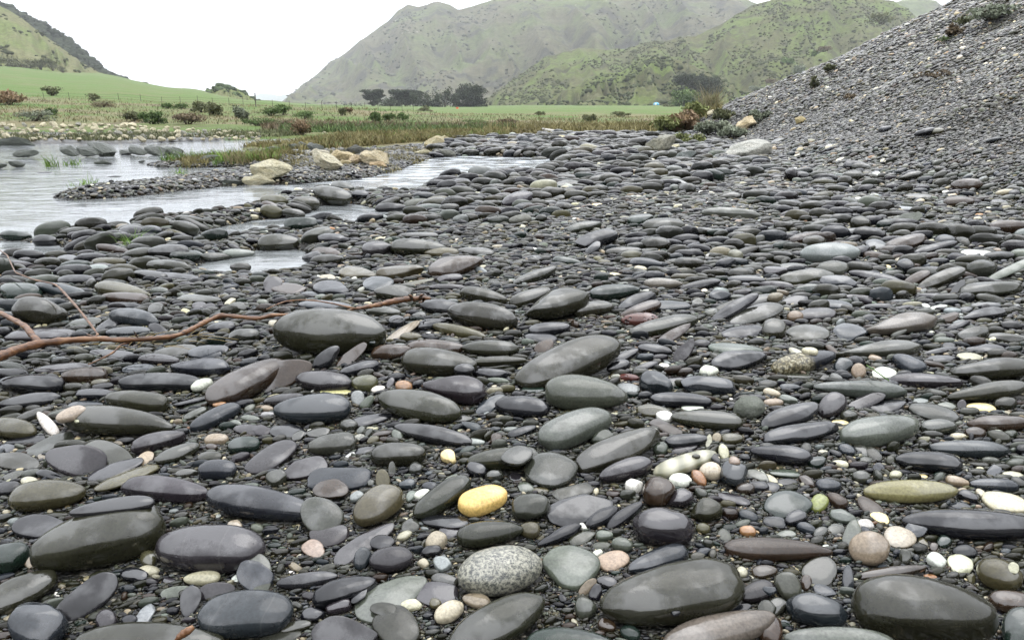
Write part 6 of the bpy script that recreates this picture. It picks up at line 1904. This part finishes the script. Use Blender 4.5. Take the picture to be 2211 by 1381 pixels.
RK = [
 (586,368,46,21,-8,'whitish ochre boulder with green stain, left end of the boulder bank',M_TAN,(1.1,1.1,1.0)),
 (559,388,37,10,0,'low whitish boulder awash in front of the ochre one',M_TAN,(1.2,1.2,1.1)),
 (706,348,36,17,-25,'ribbed cream boulder slanting down to the right, mid stream bank',M_TAN,(1.05,1.05,1)),
 (690,330,22,10,-5,'knobbly cream rock behind the ribbed slanting boulder',M_TAN,(1,1,1)),
 (737,337,28,15,-4,'golden-tan boulder between the ribbed and the pinkish ones',M_TAN,(1,.88,.66)),
 (778,343,30,12,8,'pinkish banded tan boulder in the middle of the group',M_TAN,(1.05,.9,.75)),
 (812,340,34,17,-15,'large tan boulder at the right end of the group',M_TAN,(1,.92,.78)),
 (817,355,20,7,-5,'small orange-tinted rock below the large tan boulder',M_TAN,(1.1,.88,.66)),
 (745,351,14,7,0,'small ochre rock under the golden-tan boulder',M_TAN,(1,.9,.65)),
 (938,309,22,15,10,'tan split boulder standing alone on the gravel near the reeds',M_TAN,(.95,.9,.72)),
 (958,304,15,12,-10,'right half of the split boulder near the reeds',M_TAN,(.9,.86,.7)),
 (1054,307,14,6,0,'flat cream rock on the far shingle, left of the washed one',M_TAN,(1,1,.9)),
 (1137,307,13,7,0,'cream rock washed by the far riffle',M_TAN,(1.1,1.1,1)),
 (1210,299,12,8,20,'yellow-cream rock at the end of the far shingle',M_TAN,(1.15,1.1,.85)),
 (1197,294,10,6,0,'grey-cream rock beside the yellow-cream one',M_TAN,(.9,.95,.85)),
 (1238,300,9,6,0,'small cream rock, first of two right of the yellow-cream one',M_TAN,(1,1,.9)),
 (1250,302,8,4,0,'small cream rock, second of two right of the yellow-cream one',M_TAN,(1,1,.85)),
 (912,330,18,5,0,'low cream slab on the near side of the split boulder',M_TAN,(1.1,1.1,.95)),
 (965,330,20,7,-18,'grey tilted rock at the head of the riffle',M_GREYR,(.7,.72,.68)),
 (1424,312,36,22,25,'big grey-tan boulder with a green top at the slope foot',M_GREYR,(.95,.93,.78)),
 (1450,322,20,10,22,'cream rock leaning on the big grey-tan boulder',M_TAN,(1.1,1.1,.95)),
 (1612,328,52,15,4,'flat pale grey slab with a bright wet top on the right shingle',M_GREYR,(1.6,1.6,1.6)),
 (1612,265,24,13,20,'pale tan craggy rock half way up the slope foot',M_TAN,(1.1,.98,.8)),
 (1727,260,12,9,0,'ochre rock alone on the gravel slope foot',M_TAN,(.8,.7,.42)),
 (1535,243,11,5,25,'cream flat rock beside the straw-coloured tussock',M_TAN,(1.1,1.1,1)),
 (1506,256,8,4,0,'small white rock among the slope-foot shrubs',M_GREYR,(1.6,1.6,1.6)),
 (1300,358,16,5,3,'cream ridge-like rock on the far middle shingle',M_TAN,(1.1,1,.8)),
 (780,327,34,8,-10,'grey slab tilted behind the golden-tan boulders',M_GREYR,(.6,.62,.6)),
]
for k, (px, py, a, b, g, lab, mt, tn) in enumerate(RK):
    rock(px, py, a, b, g, lab, mt, seed=k, tint=tn)
SLB = [
 (56,333,30,9,5,'rounded slate outcrop in the stream, left of the long jagged row'),
 (154,326,26,12,-12,'jagged slate slab, first of the row in the stream'),
 (190,328,26,10,-15,'jagged slate slab, second of the row in the stream'),
 (222,322,30,14,-20,'jagged slate slab with a raised tip, third of the row in the stream'),
 (272,329,17,6,-5,'small slate slab, fourth of the row in the stream'),
 (296,325,22,10,-22,'dark slate slab, fifth of the row in the stream'),
 (340,325,26,10,-14,'pale-topped slate slab, sixth of the row in the stream'),
 (375,326,24,8,-12,'slate slab at the right end of the row in the stream'),
 (36,354,20,7,-10,'dark slate rock standing in the water near the left edge'),
 (2,357,14,7,0,'black slate rock cut by the frame edge in the stream'),
 (222,351,20,4,0,'low wet slate rock awash below the jagged row'),
 (307,349,8,3,0,'tiny slate rock just breaking the stream surface'),
 (450,344,26,7,6,'pale green-grey rounded rock behind the grassy islet'),
 (590,321,16,4,-3,'flat slate rock, left of the upright pair near the yellow grass'),
 (636,317,14,7,-10,'slate rock, left one of the upright pair near the yellow grass'),
 (655,314,12,8,-30,'slate rock, right one of the upright pair near the yellow grass'),
 (684,318,20,7,-20,'grey slate wedge beside the knobbly cream rock'),
 (35,309,46,5,-4,'long low slate ledge along the far water edge'),
 (500,394,26,5,0,'smooth grey rock awash beside the gravel spit'),
 (560,362,18,8,15,'grey boulder tucked behind the whitish ochre one'),
]
for k, (px, py, a, b, g, lab) in enumerate(SLB):
    rock(px, py, a, b, g, lab, M_SLATE, 'slate_rock', 'rock', .5, 40 + k, (1.15, 1.15, 1.1))
q_ = np.random.default_rng(31)
pts_ = []
for k in range(1500):
    x = q_.uniform(-60, 560); y = q_.uniform(264, 301)
    if y < 268 + 18 * max(0, (x - 250) / 300): continue
    s = q_.uniform(4.5, 10.5) * (1.3 if q_.random() < .25 else 1) * (1 - .35 * max(0, x - 300) / 260)
    if all(abs(x - u) > (s + w) * .75 or abs(y - v) > (s + w) * .38 for u, v, w in pts_):
        pts_.append((x, y, s))
    if len(pts_) >= 170: break
for k, (x, y, s) in enumerate(pts_):
    v = q_.random()
    row = 'front' if y > 290 else ('middle' if y > 278 else 'back')
    nth = 1 + sum(1 for (u, w, _) in pts_ if u < x and ('front' if w > 290 else ('middle' if w > 278 else 'back')) == row)
    suf = 'th' if 10 < nth % 100 < 14 else {1: 'st', 2: 'nd', 3: 'rd'}.get(nth % 10, 'th')
    rock(x, y, s, s * q_.uniform(.45, .7), q_.normal(0, 18), '%s %s rock on the far bank, %d%s from the frame edge in the %s row' % ('large' if s > 9 else ('small' if s < 6 else 'middling'), 'cream' if v < .8 else 'greyish', nth, suf, row), M_TAN if v < .8 else M_GREYR, 'bank_rock', 'rock', .6, 90 + k,
         tuple(np.array([1.0, .98, .88]) * q_.uniform(.7, 1.2)), 'pale rocks strewn along the far bank')
for k, (x, y, s) in enumerate([(560,291,5),(575,293,4),(655,289,5),(700,286,4),(740,287,4),(850,290,4),(1100,292,5),(1160,297,6),(1080,303,5),(1300,288,4)]):
    rock(x, y, s, s * .5, 0, 'small cream stone in the far grass, %s counted from the left' % 'first second third fourth fifth sixth seventh eighth ninth tenth'.split()[k], M_TAN, 'bank_rock', 'rock', .6, 300 + k, (1, 1, .9), 'small cream stones beside the far water')

# ================================================================ DRIFTWOOD
m_wood, t_, b_ = newmat('wet driftwood')
tc_ = t_.nodes.new('ShaderNodeTexCoord')
mp_ = t_.nodes.new('ShaderNodeMapping'); t_.links.new(tc_.outputs['Object'], mp_.inputs['Vector']); mp_.inputs['Scale'].default_value = (9, 60, 60)
nn_ = noise(t_, mp_.outputs[0], 1.0, 5, .65)
t_.links.new(ramp(t_, nn_, [(.3, (.028, .013, .006)), (.5, (.125, .054, .021)), (.7, (.27, .145, .065))]), b_.inputs['Base Color'])
b_.inputs['Roughness'].default_value = .38
bump(t_, nn_, .8, .004, b_)
def wood_path(pts, lift, rads):
    """pts in image pixels; lift in metres over the ground, scaled along"""
    out = []; rr = []
    for (x, y), l, r in zip(pts, lift, rads):
        p = hit(x, y, l); out.append(p); rr.append(.74 * r * np.linalg.norm(p - C0) / F)
    out = np.array(out)
    k = len(pts) * 7
    Q = smooth_path(np.concatenate([out, np.array(rr)[:, None]], 1), k)
    return Q[:, :3], Q[:, 3]
def wood(pts, lift, rads, name, parent=None, seed=3, seg=10):
    P, r = wood_path(pts, lift, rads)
    q = np.random.default_rng(seed)
    r = r * (1 + .10 * np.sin(np.arange(len(r)) * .9 + seed) + .06 * q.normal(size=len(r)))
    V, Fc = tube(P, r, seg, .05, q)
    return link(name, mesh_from(name, V, Fc), m_wood, parent)
t1 = lambda P: [(x / 3.946, y / 3.946 + 450) for x, y in P]
t2 = lambda P: [(550 + x / 3.946, y / 3.946 + 450) for x, y in P]
root = bpy.data.objects.new('driftwood_branch', None); COL.objects.link(root)
tag(root, 'long reddish-brown forked driftwood branch lying across the cobbles on the left', 'driftwood')
p1 = t1([(-260,1320),(0,1262),(130,1205),(330,1150),(560,1125),(850,1108),(1000,1122),(1300,1108),(1500,1088),(1620,1035),(1750,965),(1880,908),(2000,920),(2200,938)]) + t2([(140,908),(330,905)])
wood(p1, [.085,.085,.085,.085,.085,.085,.085,.085,.085,.09,.095,.10,.10,.10,.10,.10], [13,12,10.5,10,8,7,7,6.8,6.5,6.5,6.5,6,6,5.5,5,4], 'stem', root)
wood(t1([(-60,850),(0,888),(90,935),(160,970),(225,1010),(275,1080),(340,1150)]), [.11,.11,.11,.11,.11,.10,.085], [5,5.5,6,6.5,7,7.5,8], 'side_branch', root, 5)
wood(t1([(-20,345),(60,395),(130,545),(300,612),(470,640),(545,715),(660,845),(760,970),(835,1075)]), [.10,.10,.12,.13,.13,.12,.12,.11,.09], [1.3,1.4,1.6,1.8,2.2,2.8,3,2.8,2.6], 'twig', root, 6, 7)
wood(t1([(835,1075),(800,1090),(740,1070)]), [.09,.09,.09], [2.2,1.8,1.2], 'twig', root, 7, 6)
wood(t1([(1170,1095),(1150,1060),(1140,1045)]), [.09,.12,.13], [2,1.5,1], 'twig', root, 8, 6)
wood(t1([(1180,1120),(1030,1160),(960,1230),(860,1280),(750,1330)]), [.07,.06,.055,.05,.045], [2.5,2.5,2.5,2,1.2], 'twig', root, 9, 6)
root2 = bpy.data.objects.new('driftwood_piece', None); COL.objects.link(root2)
tag(root2, 'short gnarled brown driftwood piece behind the giant cobble, with a thin curved twig', 'driftwood')
wood(t2([(760,880),(850,855),(940,842),(1080,815),(1180,792),(1290,772),(1380,768),(1440,760),(1500,768)]), [.09,.09,.09,.09,.09,.09,.09,.09,.09], [3,4,5.5,8,9,9,7,7,3], 'stem', root2, 11)
wood(t2([(1340,770),(1330,745),(1310,738)]), [.09,.12,.13], [5,4,2], 'knot', root2, 12)
wood(t2([(1410,760),(1420,738),(1440,730)]), [.09,.12,.13], [5,4,2], 'knot', root2, 13)
wood(t2([(1440,775),(1430,795),(1400,800)]), [.09,.07,.06], [4,3,2], 'knot', root2, 13)
wood(t2([(100,860),(170,825),(260,790),(380,778),(520,785),(680,812),(820,845),(900,855)]), [.10,.11,.11,.11,.11,.11,.10,.09], [1.5,1.8,1.8,2,2,2.2,2.6,3], 'twig', root2, 14, 6)
ch = wood([(378,1383),(392,1370),(408,1360),(418,1352)], [.10,.105,.11,.112], [4,9,10,6], 'wood_chip', None, 15)
tag(ch, 'orange splintered driftwood chip lying on the cobble at the bottom edge', 'wood chip')
# dry stalks snagged under the branch
m_st, t_, b_ = newmat('dry stalk'); b_.inputs['Base Color'].default_value = (.24, .18, .07, 1); b_.inputs['Roughness'].default_value = .6
V_ = []
qs = np.random.default_rng(4)
for k in range(26):
    x = qs.uniform(600, 1750); y = 1130 + qs.uniform(-30, 60) - max(0, x - 1400) * .25
    a = qs.uniform(-.5, .5) if k % 3 else qs.uniform(.4, 1.1); L_ = qs.uniform(120, 380)
    P0 = t1([(x, y), (x + L_ * .5 * math.cos(a), y - L_ * .25 * math.sin(a) - 12), (x + L_ * math.cos(a), y - L_ * .4 * math.sin(a))])
    P = np.array([hit(u, v, h) for (u, v), h in zip(P0, (.06, .075, .06))])
    V_.append(tube(smooth_path(P, 9), .0011 * np.linspace(1, .5, 9), 4))
v_, f_ = join(V_)
o = link('dry_stalks', mesh_from('dry_stalks', v_, f_), m_st); tag(o, kind='stuff')
for (pts, lab) in [([(1651 + 870 / 3.946, 740 + 190 / 3.946), (1651 + 960 / 3.946, 740 + 250 / 3.946), (1651 + 1060 / 3.946, 740 + 322 / 3.946)], 'green grass stem lying over the glaring white pebble')]:
    P = np.array([hit(u, v, h) for (u, v), h in zip(pts, (.06, .07, .06))])
    v_, f_ = tube(smooth_path(P, 8), .0016, 5)
    o = link('straw', mesh_from('straw', v_, f_), M_GR); tag(o, lab, 'grass stem')
# bleached log on the far shingle
P = np.array([hit(1172, 279, .12), hit(1190, 283, .10), hit(1215, 287, .06)])
v_, f_ = tube(smooth_path(P, 8), np.linspace(.03, .05, 8), 7)
m_lg, t_, b_ = newmat('bleached wood'); b_.inputs['Base Color'].default_value = (.42, .40, .36, 1); b_.inputs['Roughness'].default_value = .8
o = link('log', mesh_from('log', v_, f_), m_lg); tag(o, 'bleached grey driftwood log on the grass beyond the far shingle', 'log')

# ================================================================ FENCE, MARKER, TENT
m_post, t_, b_ = newmat('weathered post'); b_.inputs['Base Color'].default_value = (.07, .06, .05, 1); b_.inputs['Roughness'].default_value = .9
fence = bpy.data.objects.new('fence', None); COL.objects.link(fence)
tag(fence, 'wire fence with thin dark wooden posts running across the far meadow', 'fence')
PXS = [-60,-10,40,97,152,205,258,305,350,390,428,460,495,525,552,588,625,660,695,726,758,787,816,843,868,892]
YF = 49.0
tops = []
for k, px in enumerate(PXS):
    yy = YF * (1 + .12 * math.sin(k * .25)) + (px - 400) * .004
    x = (px - 1105.5) / F * yy / 1.045; z = float(zg(x, yy)); big_ = px == 552
    h = .86 if big_ else .50 + .05 * math.sin(k * 2.1); w = .05 if big_ else .02
    bm = bmesh.new(); bmesh.ops.create_cube(bm, size=1)
    for v in bm.verts: v.co = (x + v.co.x * w + .02 * math.sin(k) * (v.co.z + .5), yy + v.co.y * w, z - .1 + (v.co.z + .5) * (h + .1))
    bmesh.ops.bevel(bm, geom=list(bm.edges), offset=w * .12, segments=1)
    me = bpy.data.meshes.new('post'); bm.to_mesh(me); bm.free()
    link('post', me, m_post, fence); tops.append((x, yy, z, h))
for f_w in (.25, .55, .85):
    P = np.array([(x, y - .02, z + f_w * min(h, .52)) for x, y, z, h in tops]); Q = []
    for a, b in zip(P[:-1], P[1:]): Q += [a, (a + b) / 2 - (0, 0, .015)]
    Q.append(P[-1]); v_, f_ = tube(Q, .004, 4)
    link('wire', mesh_from('wire', v_, f_), m_post, fence)
def box(name, c, s, mat, parent=None, bev=.08):
    bm = bmesh.new(); bmesh.ops.create_cube(bm, size=1)
    for v in bm.verts: v.co = (c[0] + v.co.x * s[0], c[1] + v.co.y * s[1], c[2] + v.co.z * s[2])
    bmesh.ops.bevel(bm, geom=list(bm.edges), offset=min(s) * bev, segments=1)
    me = bpy.data.meshes.new(name); bm.to_mesh(me); bm.free()
    return link(name, me, mat, parent)
def flat_mat(n, c, r=.5):
    m, t, b = newmat(n); b.inputs['Base Color'].default_value = (*c, 1); b.inputs['Roughness'].default_value = r; return m
p = at(987.5, 243, 200); s_ = 200 / F
rt = bpy.data.objects.new('marker_board', None); COL.objects.link(rt); rt.location = tuple(p)
tag(rt, 'small bright orange marker board standing left of the tallest cypress', 'marker')
box('board', (0, 0, s_ * 6.5), (s_ * 5, .15, s_ * 8), flat_mat('orange paint', (.75, .12, .03)), rt)
box('base', (s_ * .6, 0, s_ * .8), (s_ * 4, .2, s_ * 3), flat_mat('white paint', (.7, .7, .66)), rt)
box('post', (0, .2, s_ * 3), (.12, .12, s_ * 8), m_post, rt)
p = at(1417, 227, 270); s_ = 270 / F
rt = bpy.data.objects.new('tent', None); COL.objects.link(rt); rt.location = tuple(p)
tag(rt, 'light blue dome tent on the green flat below the hills', 'tent')
V, Fc = ico(3); k_ = V[:, 2] < 0; V[k_, 2] *= .05
link('canopy', mesh_from('canopy', V * np.array([s_ * 6.5, s_ * 5, s_ * 5.5]), Fc), flat_mat('blue nylon', (.10, .38, .62)), rt)
link('door_flap', mesh_from('door_flap', V * np.array([s_ * 2.2, s_ * 1.2, s_ * 3.6]) + (-s_ * 2, -s_ * 4.2, 0), Fc), flat_mat('white nylon', (.7, .75, .8)), rt)

# ================================================================ HAZE
hz, t_, b_ = newmat('valley haze')
t_.nodes.remove(b_)
pv = t_.nodes.new('ShaderNodeVolumePrincipled'); pv.inputs['Color'].default_value = (.93, .96, 1, 1); pv.inputs['Density'].default_value = HAZE
pv.inputs['Anisotropy'].default_value = .2
t_.links.new(pv.outputs[0], t_.nodes['Material Output'].inputs['Volume'])
bm = bmesh.new(); bmesh.ops.create_cube(bm, size=1)
for v in bm.verts: v.co = (v.co.x * 8000, v.co.y * 3700 + 1700, -60 + (v.co.z + .5) * 600)
me = bpy.data.meshes.new('haze'); bm.to_mesh(me); bm.free()
tag(link('haze', me, hz), kind='stuff')
